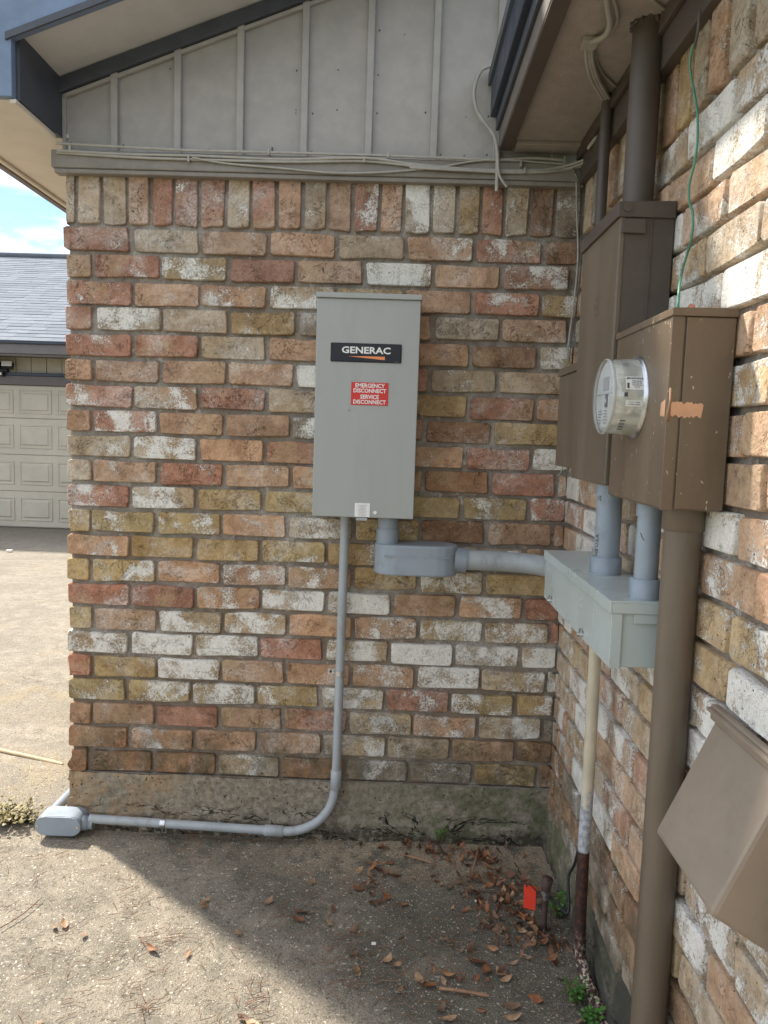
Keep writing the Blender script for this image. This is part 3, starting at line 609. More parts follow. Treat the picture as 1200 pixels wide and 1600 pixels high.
pbx = thing('disconnect_box', 'short brown box partly hidden behind the tall brown panel', 'electrical panel')
BX0 = .448
bev('box_body', (BX0+.003, -.546, 1.288), (XR-.002, -.305, 1.532), M['brown'], pbx, .003)
bev('cover', (BX0, -.5465, 1.284), (BX0+.008, -.300, 1.530), M['brown'], pbx, .002)
bev('top_cap', (BX0-.004, -.5465, 1.531), (XR-.002, -.296, 1.552), M['brown'], pbx, .002)

mc = thing('meter_cabinet', 'brown square meter cabinet with paint speckles and a bare orange patch', 'meter cabinet')
CX = .447; CY0, CY1 = -1.190, -.877; CZ0, CZ1 = 1.242, 1.574
bev('cabinet_body', (CX+.0, CY0, CZ0), (XR-.003, CY1, CZ1-.003), M['brownspeck'], mc, .003)
bev('front_cover', (CX-.004, CY0-.002, CZ0+.004), (CX-.0005, CY1+.002, CZ1-.012), M['brownspeck'], mc, .0014)
bev('side_cover', (CX+.019, CY0-.0045, CZ0+.003), (XR-.004, CY0-.0005, CZ1-.014), M['brownspeck'], mc, .0014)
bev('corner_strip', (CX-.0046, CY0-.0034, CZ0), (CX+.016, CY0-.0006, CZ1-.013), M['brownspeck'], mc, .001)
prism_obj('top_cap', [(CX-.007, CY0-.008, CZ1-.013), (XR+.002-.005, CY0-.008, CZ1-.013), (XR-.003, CY0-.008, CZ1+.002), (CX-.007, CY0-.008, CZ1)], (0, CY1-CY0+.012, 0), M['brownspeck'], mc, .0014)
def blob(name, pts, off, mat, parent):
    mb = MB(); mb.prism(pts, off); o = mb.obj(name, mat, parent); fix(o.data); return o
q = random.Random(5)
c1, c2 = at(1, CY0-.0047, 1046, 628), at(1, CY0-.0047, 1095, 652)
n = 16; pts = [(c1.x+.003+(c2.x-c1.x)*k/n, CY0-.0049, c1.z-.001+q.uniform(-.0025, .0025)) for k in range(n+1)]+[(c2.x-(c2.x-c1.x-.003)*k/n, CY0-.0049, c2.z+q.uniform(-.0025, .0025)) for k in range(n+1)]
blob('bare_patch', pts, (0, -.0003, 0), M['peach'], mc)
c1, c2 = at(0, CX-.0044, 1033, 630), at(0, CX-.0044, 1054, 650)
blob('bare_patch', [(CX-.0046, c1.y, c1.z), (CX-.0046, CY0+.004, c1.z+.006), (CX-.0046, CY0+.004, c2.z), (CX-.0046, c1.y, c2.z+.002)], (-.0003, 0, 0), M['peach'], mc)
tube_obj('seal_wire', smooth_path([at(0, CX-.008, 1048, 607), at(0, CX-.014, 1047, 630), at(0, CX-.012, 1043, 650), at(0, CX-.006, 1044, 658)], 4), .0022, M['stick'], mc, 8)
lf = prism_obj('curled_scrap', [(0, 0, 0), (.006, -.034, 0), (.006, -.028, .014), (.004, -.016, .018), (.001, -.006, .012)], (.002, 0, 0), M['fab'])
lf.location = (XR-.055, -1.095, CZ1+.0035); tag(lf, 'small curled rusty scrap lying on top of the meter cabinet', 'scrap')

mt = thing('electric_meter', 'round glass electric meter with warning sticker on the brown meter cabinet', 'electric meter')
cf = at(0, CX, 1000, 624); MC = Vector((0, -1.001, 1.432)); 
# place so that the drum spans the measured outline
MR, MD = .0705, .064; MC = Vector((CX-.004, -1.021, 1.437))
def drum(name, prof, mat, parent, seg=48, caps=True):   # profile (distance out from cabinet, radius)
    mb = MB(); mb.tube([MC+Vector((-d, 0, 0)) for d, r in prof], [r for d, r in prof], seg, caps); return mb.obj(name, mat, parent)
gl = NT('meter_plastic'); P = gl.pos(); M['meter'] = gl.end(gl.mix(gl.ramp(gl.noise(gl.vm('MULTIPLY', P, (1, 1, 3)), 14, 3, .6, .8), .38, .62), (.36, .37, .33), (.56, .57, .50)), .08, spec=.8, Coat_Weight=1.)
gg = NT('clear_glass'); M['glass'] = gg.end((.93, .96, .94), .03, spec=.5, Transmission_Weight=1., IOR=1.2)
drum('ring', [(0, MR+.006), (.004, MR+.0065), (.006, MR+.003), (.008, MR+.001)], M['steel'], mt)
drum('drum', [(.008, MR+.001), (.03, MR), (MD-.024, MR-.001), (MD-.021, MR-.0015)], M['meter'], mt)
gc = NT('clear_cover'); M['cover'] = gc.end((.9, .93, .92), .04, spec=.8, Alpha=.12, Coat_Weight=1.)
drum('inner_ring', [(MD-.022, MR-.002), (MD-.014, MR-.003), (MD-.0095, MR-.0045)], M['meter'], mt)
drum('dial_face', [(MD-.010, MR-.0075), (MD-.0072, MR-.008)], M['dial'], mt)
mbc = MB(); mbc.tube([MC+Vector((-d, 0, 0)) for d in (MD-.021, MD-.010, MD-.004, MD+.001, MD+.003, MD+.0038)], [MR-.0012, MR-.0018, MR-.0028, MR-.007, MR-.013, MR-.05], 48, False)
mbc.obj('clear_cover', M['cover'], mt)
drum('cover_bead', [(MD-.0075, MR-.0010), (MD-.0055, MR-.0006), (MD-.0035, MR-.0008), (MD-.002, MR-.0022)], M['dial'], mt, caps=False)
FXm = MC.x-MD+.0066
bev('display', (FXm-.0012, MC.y-.022, MC.z+.012), (FXm+.001, MC.y+.014, MC.z+.036), M['midink'], mt, .0005)
bev('emblem', (FXm-.0012, MC.y-.018, MC.z-.020), (FXm+.001, MC.y-.004, MC.z+.004), M['navy'], mt, .0005)
text('4', .014, (FXm-.0015, MC.y-.011, MC.z-.008), ROTR, M['white'], mt)
mb = MB(); mb.box((FXm-.001, MC.y-.06, MC.z+.0045), (FXm+.001, MC.y+.06, MC.z+.0055)); mb.obj('dial_line', M['midink'], mt)
for k in range(5):
    for s_ in (-.012, .026): text('mnnm nm' if k % 2 else 'nmm mn', .005, (FXm-.0014, MC.y+s_, MC.z-.026-k*.0056), ROTR, M['midink'], mt, name='fine_print')
bev('barcode', (FXm-.0012, MC.y-.018, MC.z-.062), (FXm+.001, MC.y+.016, MC.z-.057), M['midink'], mt, .0003)
def wrap(name, x0, x1, a0, a1, mat, parent, rr=MR+.0009, n=8):   # patch on the drum: x from cabinet, angle from -y axis (deg, up positive)
    vs = []; fs = []
    for k in range(n+1):
        an = R(a0+(a1-a0)*k/n)
        for x in (x0, x1): vs.append((MC.x-x, MC.y-math.cos(an)*rr, MC.z+math.sin(an)*rr))
    for k in range(n): fs.append((2*k, 2*k+1, 2*k+3, 2*k+2))
    mb = MB(); mb.add(vs, fs); return mb.obj(name, mat, parent)
stk = wrap('warning_sticker', .008, .040, 8, 28, M['white'], mt)
wrap('data_sticker', .008, .039, -16, -7, M['white'], mt)
wrap('small_window', .036, .042, -2, 4, M['ink'], mt)
for a0 in (50, 55): wrap('vent_slot', .030, .040, a0, a0+1.6, M['midink'], mt, n=2)
for a0 in (-58, -52, -46, -40): wrap('vent_slot', .033, .043, a0, a0+1.8, M['ink'], mt, n=2)
def ring_text(s_, size, x, ang, mat=None, bold=0.):
    an = R(ang); rr = MR+.0014
    o = text(s_, size, (MC.x-x, MC.y-math.cos(an)*rr, MC.z+math.sin(an)*rr), (R(90)-an, 0, 0), mat or M['ink'], stk, bold=bold, name='lettering'); return o
ring_text('WARNING', .0055, .022, 25)
for k, s_ in enumerate(('mnnm mnnmn', 'nmm nmn mm', 'mn mmnn nm', 'nnm mn')): ring_text(s_, .0030, .020, 21-k*3.0)
for k, s_ in enumerate(('mn nnm    mnmmn', 'nm mmn m  mnmnn')): ring_text(s_, .0026, .0235, -9.5-k*3.2)
wrap('hand_symbol', .0335, .0375, 10, 18, M['ink'], mt, rr=MR+.0012, n=3)
text('▲', .005, (MC.x-.0365, MC.y-math.cos(R(25))*(MR+.0014), MC.z+math.sin(R(25))*(MR+.0014)), (R(65), 0, 0), M['ink'], stk)

# masts, riser and conduits
ms = thing('service_mast', 'thick dark brown service pipe rising from the tall panel to the soffit', 'pipe')
mx_, my_ = .505, -.742
tube_obj('pipe', [(mx_, my_, AZ1), (mx_, my_, ZS-.001)], .0325, M['darkbrown'], ms, 28)
tube_obj('hub', [(mx_, my_, AZ1+.003), (mx_, my_, AZ1+.032)], .0365, M['darkbrown'], ms, 28)
q = random.Random(8); mb = MB()
for k in range(14): an = k/14*6.28; p = Vector((mx_+math.cos(an)*.034, my_+math.sin(an)*.034, ZS-.004)); mb.tube([p, p+Vector((q.uniform(-.006, .006), q.uniform(-.006, .006), q.uniform(-.012, .004)))], [.006, .003], 6)
mb.obj('sealant', M['darkbrown'], ms)
m2 = thing('service_pipe', 'thin dark brown pipe in the corner by the soffit', 'pipe')
tube_obj('pipe', [(.510, -.40, 1.552), (.510, -.40, 2.16), (.512, -.40, ZS-.001)], .0145, M['darkbrown'], m2, 20)
rs = thing('riser_pipe', 'thick brown pipe running from the meter cabinet down to the ground', 'pipe')
rxx, ryy = .5165, -1.104
tube_obj('pipe', [(rxx, ryy, -.02), (rxx+.001, ryy, .6), (rxx, ryy, CZ0+.001)], .0325, M['brown'], rs, 32)
tube_obj('collar', [(rxx, ryy, CZ0-.042), (rxx, ryy, CZ0-.040), (rxx, ryy, CZ0-.001)], [.034, .0365, .0365], M['brown'], rs, 32)
def pvc_drop(x, y, r, label, txt=None):
    t = thing('conduit', label, 'conduit', (x, y, JZ1+.002)); top = (CZ0 if y < -.87 else AZ0)-JZ1-.002
    tube_obj('pipe', [(0, 0, 0), (0, 0, top*.5), (0, 0, top)], r, M['pvc'], t, 26)
    tube_obj('lower_collar', [(0, 0, .0), (0, 0, .038), (0, 0, .0385)], [r+.0065, r+.0065, r+.002], M['pvc'], t, 26)
    mb = MB(); mb.tube([(0, 0, top-.028), (0, 0, top-.001)], r+.0035, 10); mb.obj('upper_nut', M['pvc'], t)
    bev('collar_rib', (-r-.0085, -.002, .001), (-r-.0055, .002, .036), M['pvc'], t, .0006)
    return t
t = pvc_drop(.486, -.735, .0285, 'blue grey plastic conduit between the breaker panel and the junction box')
o = text('THE U.S.A', .013, (-.0262, -.0122, .062), (R(90), R(-90), R(-66)), M['ink'], t, bold=.0001)
o = text('△', .014, (-.0262, -.0122, .172), (R(90), R(-90), R(-66)), M['ink'], t)
t = pvc_drop(.489, -1.005, .0225, 'blue grey plastic conduit between the meter cabinet and the junction box')
tube_obj('pen_mark', [(-.0195, -.012, .128), (-.0165, -.0158, .118), (-.013, -.0188, .114)], .0007, M['ink'], t, 6)

op = thing('water_pipe', 'cream painted thin pipe with bare steel and rusted foot against the side wall', 'pipe')
path = smooth_path([(.497, -.650, .915), (.500, -.648, .55), (.497, -.655, .35), (.499, -.660, .12), (.505, -.675, .055), (.517, -.725, .022), (.527, -.80, .010), (.53, -.95, -.005)], 6)
tube_obj('pipe', path, .0148, M['oldpipe'], op, 18)

# vent hood
vh = thing('vent_hood', 'brown sheet metal vent hood low on the side wall', 'vent hood')
VT = .905; y0, y1 = -1.245, -1.475; tip = (.452, .708)
prof = [(XR-.012, VT), (tip[0], tip[1]), (XR-.004, .650), (XR-.004, VT)]
prism_obj('hood', [(x, y0, z) for x, z in prof], (0, y1-y0, 0), M['hood'], vh, .007)
bev('wall_flange', (XR-.016, y1-.04, VT-.004), (XR-.002, y0+.012, VT+.022), M['hood'], vh, .003)
bev('flange_lip', (XR-.024, y1-.04, VT+.012), (XR-.0165, y0+.008, VT+.018), M['hood'], vh, .001)

# ------------------------------------------------------------ cables
def cable(label, pts, r=.0032, mat='cable', cat='cable', group=None, name='cable', jag=0):
    o = tube_obj(name, smooth_path(pts, 6), r*(1.3 if mat == 'cable' else 1), M[mat], None, 8); return tag(o, label, cat, group)
F = lambda x, y, d=-.038: at(1, d, x, y)
cable('uppermost thin cable stapled along the frieze board under the gable siding', [F(88, 224), F(180, 229), F(300, 235), F(420, 238), F(560, 242), F(700, 247), F(775, 250), F(830, 247), F(880, 250, -.04)], .0033)
cable('second cable from the top along the frieze board', [F(90, 235, -.043), F(200, 241), F(320, 244), F(440, 249), F(570, 247, -.044), F(640, 256), F(740, 265), F(830, 266), F(880, 260), F(921, 247, -.09)], .0033)
cable('third cable sagging along the frieze board', [F(88, 238, -.036), F(210, 246), F(330, 250), F(450, 253), F(570, 252), F(660, 261), F(760, 268), F(840, 268), F(890, 262), F(922, 250, -.1)], .0033)
cable('thin cable drooping below the others in the middle of the frieze board', [F(300, 246, -.046), F(350, 255), F(430, 262), F(520, 270), F(600, 269), F(680, 262), F(740, 252), F(790, 250), F(850, 254), F(905, 258)], .0024)
cable('cable lying in the lower groove of the frieze board at the right', [F(640, 262, -.041), F(720, 266, -.047), F(800, 270), F(860, 268), F(900, 262), F(923, 253, -.1)], .003)
cable('cable looping out under the dark fascia and down the gable siding', [F(775, 101, -.03), F(752, 110, -.03), F(741, 140, -.035), F(744, 170, -.035), F(756, 190, -.04), F(772, 212, -.045), F(777, 240, -.05), F(777, 262, -.05), F(776, 299, -.045)], .0045)
cable('short loose cable end hanging over the top brick course', [F(778, 240, -.052), F(779, 268, -.056), F(784, 281, -.06), F(792, 292, -.06)], .0032)
cable('thin twin wire hanging down the inside corner behind the brown boxes', [F(893, 263, -.05), F(900, 275, -.03), F(901, 330, -.02), F(903, 400, -.03), F(897, 470, -.04), F(889, 530, -.05), F(886, 562, -.1)], .0022, 'cable')
cable('second thin wire in the inside corner next to the twin wire', [F(897, 268, -.05), F(905, 285, -.03), F(907, 340, -.02), F(908, 410, -.03), F(901, 475, -.04), F(893, 530, -.05), F(889, 565, -.1)], .0016, 'cabledk')
for k, (x, y) in enumerate(((110, 232), (295, 249), (420, 238), (569, 250), (607, 243), (814, 257), (820, 267), (882, 250))):
    c = F(x, y, -.040); o = bev('cable_staple', (c.x-.003, c.y-.007, c.z-.0085), (c.x+.003, -.031, c.z+.0085), M['cable'], None, .001)
    tag(o, 'small painted staple holding cables to the frieze board', 'staple', 'cable staples on the frieze board')
S = lambda x, y, d=-.006: at(2, ZS+d, x, y)
for k, (dx, r_) in enumerate(((0, .0042), (5, .0036), (9, .0036))):
    cable(('outermost' if k == 0 else 'middle' if k == 1 else 'innermost')+' of three cables curving across the soffit to the side wall', [S(916+dx, 66), S(917+dx, 95, -.012), S(925+dx*1.2, 125, -.014), S(945+dx, 158, -.014), S(958+dx*.5, 178, -.012), Vector((XR-.03, at(2, ZS, 962, 200).y+.01*k, ZS-.05))], r_)
cable('thick cable hooking over the soffit clamp at the top of the picture', [S(945, -20), S(950, 15, -.016), S(953, 38, -.02), S(945, 56, -.018), S(924, 65, -.012)], .0048)
cable('thinner cable beside the thick hooked one on the soffit', [S(955, -10), S(964, 20, -.01), S(962, 40, -.01), S(945, 60, -.01), S(925, 68, -.01)], .003)
cable('thin tail of wire crossing the soffit toward the mast', [S(925, 66), S(934, 100, -.005), S(948, 122, -.005), S(975, 145, -.005), S(985, 152, -.005)], .0018)
cable('single thin wire running over the front soffit panel to the side wall', [S(1010, -8), S(1035, 12, -.005), S(1050, 24, -.006), S(1060, 25, -.006), S(1070, 22, -.006)], .0024)
bl = link('soffit_clip', MB().mesh('x'), M['cable']) if False else bev('soffit_clip', tuple(S(915, 62)+Vector((-.006, -.008, -.008))), tuple(S(922, 70)+Vector((.014, .012, .006))), M['cable'], None, .003)
tag(bl, 'painted clip bunching the cables on the soffit', 'clip')
G = lambda x, y, d=.02: at(0, XR-d, x, y)
cable('green wire hanging from the soffit down to the meter cabinet', [G(1083, 70, .024), G(1078, 100, .026), G(1082, 130), G(1089, 170), G(1090, 215), G(1085, 255), G(1077, 290), G(1077, 315), G(1083, 338), G(1080, 375), G(1068, 415), at(0, .47, 1062, 445), at(0, .46, 1060, 470), at(0, .46, 1059, 484)], .0023, 'green')
cable('grey stub of wire poking from the frieze above the green wire', [G(1093, 18, .036), G(1091, 45, .036), G(1085, 75, .026)], .0028, 'cabledk')
cable('small curl of wire beside the short brown box', [at(0, .47, 866, 726), at(0, .46, 861, 722), at(0, .46, 858, 718)], .0014, 'cable', 'wire')
cable('loose wire end under the short brown box', [at(0, .47, 872, 744), at(0, .46, 877, 737), at(0, .46, 879, 730)], .0014, 'cable', 'wire')

# ------------------------------------------------------------ ground rod
RB = Vector((.452, -.462, 0))
rod = thing('ground_rod', 'rusty grounding rod with clamp standing in the corner', 'ground rod', tuple(RB))
tube_obj('rod', [(0, 0, -.01), (0, 0, .135)], .0085, M['rustrod'], rod, 14)
tube_obj('clamp_sleeve', [(0, 0, .092), (0, 0, .118)], .014, M['steel'], rod, 10)
tube_obj('clamp_bolt', [(-.026, -.004, .102), (.03, -.004, .106)], .005, M['rustrod'], rod, 8)
tube_obj('pipe_cap', [(.0, .002, .120), (.004, .0, .150), (.004, 0, .151), (.004, 0, .140)], [.0135, .0155, .010, .009], M['rustrod'], rod, 16)
tag(cable('black ground wire curving from the rod clamp to the rusty pipe', [RB+Vector((.012, 0, .098)), RB+Vector((.03, -.01, .088)), RB+Vector((.05, -.06, .092)), at(0, .515, 888, 1372), at(0, .525, 897, 1352), at(0, .532, 905, 1322), at(0, .536, 909, 1300), at(0, .54, 914, 1287), at(0, .547, 920, 1284)], .0042, 'black'), cat='wire')
tgt = thing('marker_tag', 'bright red plastic tag wired to the grounding rod', 'tag', tuple(RB))
tp = [at(1, RB.y-.004, 819, 1382), at(1, RB.y-.004, 838, 1386), at(1, RB.y-.02, 836, 1423), at(1, RB.y-.02, 818, 1418)]
o = blob('tag_plate', [p-RB for p in tp], (0, .0012, 0), M['tagred'], tgt)
tube_obj('tie_wire', smooth_path([tp[0]-RB+Vector((.006, -.002, -.006)), tp[0]-RB+Vector((.012, -.006, .006)), Vector((-.012, -.008, .104)), Vector((0, -.015, .106))], 5), .0018, M['rustrod'], tgt, 6)

# ------------------------------------------------------------ plants
def weed(name, label, loc, n, spread, h, mat, ls, seed, up_=1.):
    q = random.Random(seed); t = thing(name, label, 'plant', loc); st = MB(); lv = MB()
    for k in range(n):
        an = q.uniform(0, 6.28); rr = spread*math.sqrt(q.random()); hh = h*q.uniform(.4, 1)
        p0 = Vector((q.uniform(-.01, .01), q.uniform(-.01, .01), -.003)); p1 = Vector((math.cos(an)*rr, math.sin(an)*rr*.8, hh*up_))
        pm = p0.lerp(p1, .5)+Vector((0, 0, hh*.25)); st.tube([p0, pm, p1], [.0011, .0009, .0005], 5, False)
        for j in range(q.randint(4, 8)):
            f = q.uniform(.35, 1.05); c = p0.lerp(p1, f)+Vector((q.gauss(0, ls*.5), q.gauss(0, ls*.5), hh*.18+q.gauss(0, ls*.3)))
            a = q.uniform(0, 6.28); d = Vector((math.cos(a), math.sin(a), q.uniform(-.2, .6))).normalized(); s_ = d.cross(Vector((q.uniform(-.4, .4), q.uniform(-.4, .4), 1))).normalized(); l = ls*q.uniform(.6, 1.2)
            u_ = d.cross(s_)*l*.15
            lv.add([c, c+d*l*.35+s_*l*.38+u_, c+d*l*.8+s_*l*.3+u_, c+d*l, c+d*l*.8-s_*l*.3+u_, c+d*l*.35-s_*l*.38+u_], [(0, 1, 2, 3), (0, 3, 4, 5)])
    st.obj('stem', M['stem'], t); lv.obj('foliage', M[mat], t); return t
def g0(x, y): p = at(2, .002, x, y); return (p.x, p.y, .0)
weed('weed_plant', 'small green weed in the corner behind the grounding rod', (.505, -.40, 0), 20, .032, .062, 'weed', .011, 1)
weed('weed_plant', 'green clover-like weed at the foot of the side wall beside the rusty pipe', (.475, -.735, 0), 22, .036, .048, 'weed', .011, 2)
weed('weed_plant', 'second green weed clump nearest the camera at the side wall foot', (.50, -.80, 0), 18, .028, .042, 'weed', .011, 6)
weed('weed_plant', 'slender green weed growing against the wall foundation', (.185, -.03, 0), 12, .04, .085, 'weed', .009, 3)
weed('dry_weed', 'reddish dry weed clump in the slab joint left of the conduit fitting', (-1.27, .0, .0), 70, .10, .05, 'dryweed', .016, 4)
weed('dry_weed', 'smaller dry tuft beside the conduit fitting in the slab joint', (-1.175, -.005, 0), 20, .035, .03, 'dryweed', .010, 5)

# ------------------------------------------------------------ leaves, needles, sticks, grit
def leaf_mesh(seed):
    q = random.Random(seed); L = 1.; W = q.uniform(.34, .62); nu, nv = 7, 4; curl = q.uniform(.2, 1.6); fold = q.choice([q.uniform(-.5, .1), q.uniform(.1, .9)]); tw = q.uniform(-.8, .8); lobed = q.random() < .4
    vs = []
    for i in range(nu+1):
        u = i/nu; ww = W*(math.sin(math.pi*min(1, u*.93+.04))**.8)*(1+(.25*math.sin(u*19) if lobed else 0))
        for j in range(nv+1):
            v = (j/nv-.5)*ww*(1+(q.uniform(-.12, .12) if j in (0, nv) else 0)); x = (u-.5)*L; z = abs(v)*fold+curl*(u-.5)**2*.55+q.gauss(0, .018)+tw*v*(u-.5)
            vs.append((x, v, z))
    zmin = min(v[2] for v in vs); vs = [(x, y, z-zmin) for x, y, z in vs]
    fs = [(i*(nv+1)+j, (i+1)*(nv+1)+j, (i+1)*(nv+1)+j+1, i*(nv+1)+j+1) for i in range(nu) for j in range(nv)]
    mb = MB(); mb.add(vs, fs); mb.tube([(-.5, 0, -zmin+curl*.14), (-.68, .02, -zmin+curl*.14)], [.02, .012], 3, False)
    me = mb.mesh('leaf'); me.materials.append(M['leaf']); return me
LM = [leaf_mesh(i) for i in range(14)]
LC = [(.27, .125, .06), (.19, .09, .05), (.33, .175, .09), (.13, .065, .04), (.38, .25, .15), (.24, .15, .10), (.30, .12, .05), (.17, .11, .075)]
lq = random.Random(21)
def leaf(x, y, z, s_, label, group, flat=False, col=None):
    o = bpy.data.objects.new('dead_leaf', lq.choice(LM)); COL.objects.link(o)
    o.location = (x, y, z); t = .15 if flat else .55
    o.rotation_euler = (lq.gauss(0, t), lq.gauss(0, t), lq.uniform(0, 6.28)); o.scale = (s_, s_, s_*(.7 if flat else 1))
    c = col or lq.choice(LC); k = lq.uniform(.8, 1.25); o.color = (c[0]*k, c[1]*k, c[2]*k, 1); tag(o, label, 'leaf', group)
def cluster(n, cx, cy, sx_, sy_, rot, label, group, smin=.018, smax=.036, pile=.016):
    for k in range(n):
        a, b = lq.gauss(0, 1)*sx_, lq.gauss(0, 1)*sy_; x = cx+a*math.cos(rot)-b*math.sin(rot); y = cy+a*math.sin(rot)+b*math.cos(rot)
        if x > .525: x = .525-lq.random()*.04
        if y > -.03: y = -.03-lq.random()*.05
        sz = lq.uniform(smin, smax); c_ = lq.choice(LC); tone = {0: 'rust brown', 1: 'dark brown', 2: 'orange brown', 3: 'nearly black brown', 4: 'pale tan', 5: 'dull grey brown', 6: 'reddish brown', 7: 'dull grey brown'}[LC.index(c_)]; lb_ = label.replace('curled brown', 'curled '+tone).replace('small brown', 'small '+tone).replace('brown dead', tone+' dead') if 'curled' not in label and 'small' not in label else label.replace('brown', tone, 1)
        leaf(x, y, .003+lq.random()*pile, sz, lb_, tone+' '+group, col=c_)
cluster(190, .36, -.33, .065, .13, .25, 'curled brown dead leaf in the thick litter beside the grounding rod', 'leaf litter in the corner')
cluster(16, .475, -.52, .03, .04, 0, 'curled brown dead leaf between the grounding rod and the side wall', 'leaves behind the grounding rod')
cluster(60, .17, -.085, .12, .03, -.1, 'small brown dead leaf along the foot of the back wall', 'leaves along the back wall foot', .022, .036, .008)
cluster(20, -.02, -.26, .035, .06, 0, 'brown dead leaf in the loose patch in front of the wall', 'leaves in the loose patch')
cluster(26, .17, -.62, .10, .09, -.3, 'small brown dead leaf in the loose litter left of the thick stick', 'leaves in the loose litter in the foreground', .014, .028, .005)
cluster(8, .47, -.80, .02, .08, 0, 'brown dead leaf at the foot of the side wall beside the green weeds', 'leaves by the side wall weeds', .022, .036)
def leaf_place(x, y):
    if x > 640 and y > 1490: return ' near the thick brown stick at the bottom of the picture', 'around the thick stick'
    if x < 350 and y > 1420: return ' on the sunlit concrete at lower left', 'on the sunlit lower left concrete'
    if y < 1330: return ' just under the horizontal grey conduit', 'under the horizontal conduit'
    if x < 350: return ' on the sunlit concrete below the wall', 'on the sunlit concrete below the wall'
    if x < 500: return ' at the edge of the shade in the middle', 'at the edge of the shade'
    if y < 1470: return ' on the shaded concrete in front of the brick wall', 'on the shaded concrete before the wall'
    return ' on the shaded concrete left of the thick stick', 'left of the thick stick'
for x, y, s_, pale in ((610, 1348, 40, 0), (630, 1413, 38, 0), (560, 1388, 42, 0), (585, 1410, 46, 0), (520, 1420, 34, 0), (515, 1442, 30, 1), (552, 1452, 44, 0), (488, 1378, 34, 0), (470, 1424, 52, 0), (466, 1436, 42, 0), (420, 1408, 42, 0), (318, 1415, 42, 0), (322, 1406, 32, 1), (85, 1448, 30, 1), (100, 1444, 40, 1), (131, 1460, 26, 1), (237, 1483, 46, 0), (293, 1491, 36, 1), (372, 1458, 30, 1), (552, 1490, 34, 0), (605, 1500, 38, 1), (620, 1508, 44, 1), (558, 1518, 40, 1), (655, 1530, 52, 1), (670, 1540, 44, 0), (700, 1522, 46, 0), (728, 1552, 38, 0), (735, 1482, 42, 0), (745, 1503, 52, 0), (760, 1516, 52, 0), (783, 1520, 46, 0), (790, 1530, 40, 1), (838, 1561, 42, 0), (801, 1572, 42, 0), (803, 1590, 46, 0), (707, 1420, 26, 1), (676, 1368, 30, 0), (682, 1377, 24, 0), (776, 1455, 34, 0), (625, 1548, 44, 1), (690, 1575, 40, 0), (700, 1592, 50, 1), (380, 1590, 34, 0), (395, 1600, 40, 1), (245, 1310, 20, 0), (380, 1303, 26, 0), (365, 1306, 22, 1), (690, 1382, 24, 1), (728, 1422, 32, 0), (645, 1372, 28, 1), (530, 1345, 26, 0), (578, 1348, 34, 0), (60, 1600, 28, 1)):
    p = at(2, .004, x, y); leaf(p.x, p.y, .004, s_*.00092, ('pale tan' if pale else 'brown')+' dead leaf'+leaf_place(x, y)[0], ('pale' if pale else 'brown')+' leaves '+leaf_place(x, y)[1], True, LC[4] if pale else None)
nq = random.Random(3); mb = MB()
def needle(x, y, an, l, z=.003):
    c, s_ = math.cos(an), math.sin(an); b = nq.gauss(0, l*.12); pts = [(x+c*l*t-s_*b*4*t*(1-t), y+s_*l*t+c*b*4*t*(1-t), z+nq.uniform(0, .004)) for t in (0, .5, 1)]
    mb.tube(pts, .0009, 4, False)
for (px_, py_, n, sp) in ((440, 1298, 20, 18), (290, 1310, 26, 12), (330, 1298, 22, 25), (400, 1305, 22, 30), (240, 1478, 22, 16), (225, 1462, 10, 16), (520, 1500, 20, 20), (215, 1565, 24, 22), (180, 1395, 12, 18), (205, 1420, 12, 18), (570, 1385, 22, 15), (430, 1425, 14, 16), (555, 1465, 20, 16), (390, 1570, 24, 14), (40, 1420, 8, 45), (640, 1520, 30, 35), (600, 1530, 26, 35), (720, 1500, 24, 40), (700, 1440, 20, 50), (560, 1540, 18, 30), (745, 1360, 20, 25), (480, 1420, 20, 25), (350, 1490, 16, 40), (120, 1560, 14, 50), (50, 1060, 16, 12), (30, 1520, 10, 30)):
    c = at(2, .004, px_, py_); sc_ = sp*(c-CAM).length/FPX
    for k in range(int(n*.75)): needle(c.x+nq.gauss(0, sc_), c.y+nq.gauss(0, sc_*1.4), nq.uniform(0, 3.14) if nq.random() < .5 else nq.gauss(.5, .4), nq.uniform(.015, .06))
for k in range(170): needle(nq.uniform(-1.6, .5), nq.uniform(-1.3, -.03), nq.uniform(0, 3.14), nq.uniform(.015, .06))
o = mb.obj('pine_needles', M['needle']); tag(o, 'scattered brown pine needles over the concrete', kind='stuff')
mb = MB(); gq = random.Random(9)
def peb(x, y, s_):
    z = gz(x, y)
    vs = [(x+s_*gq.uniform(.6, 1), y, z+s_*.3), (x, y+s_*gq.uniform(.6, 1), z+s_*.3), (x-s_, y, z+s_*.2), (x, y-s_*.9, z+s_*.3), (x, y, z+s_*gq.uniform(.6, 1)), ]
    mb.add(vs, [(0, 1, 4), (1, 2, 4), (2, 3, 4), (3, 0, 4)], True)
for k in range(5200):
    u = gq.random()
    if u < .42: x, y = gq.uniform(-.25, .53), -.02-abs(gq.gauss(0, .07))
    elif u < .6: x, y = gq.gauss(.30, .12), gq.gauss(-.22, .1)
    elif u < .72: x, y = .52-abs(gq.gauss(0, .06)), gq.uniform(-1.1, -.1)
    else: x, y = gq.uniform(-1.6, .5), gq.uniform(-1.4, -.05)
    if x < .535 and y < -.015: peb(x, y, gq.uniform(.0007, .0022)*(1.5 if gq.random() < .06 else 1))
o = mb.obj('sandy_grit', M['grit']); tag(o, 'sandy grit and tiny pebbles scattered on the concrete by the wall', kind='stuff')
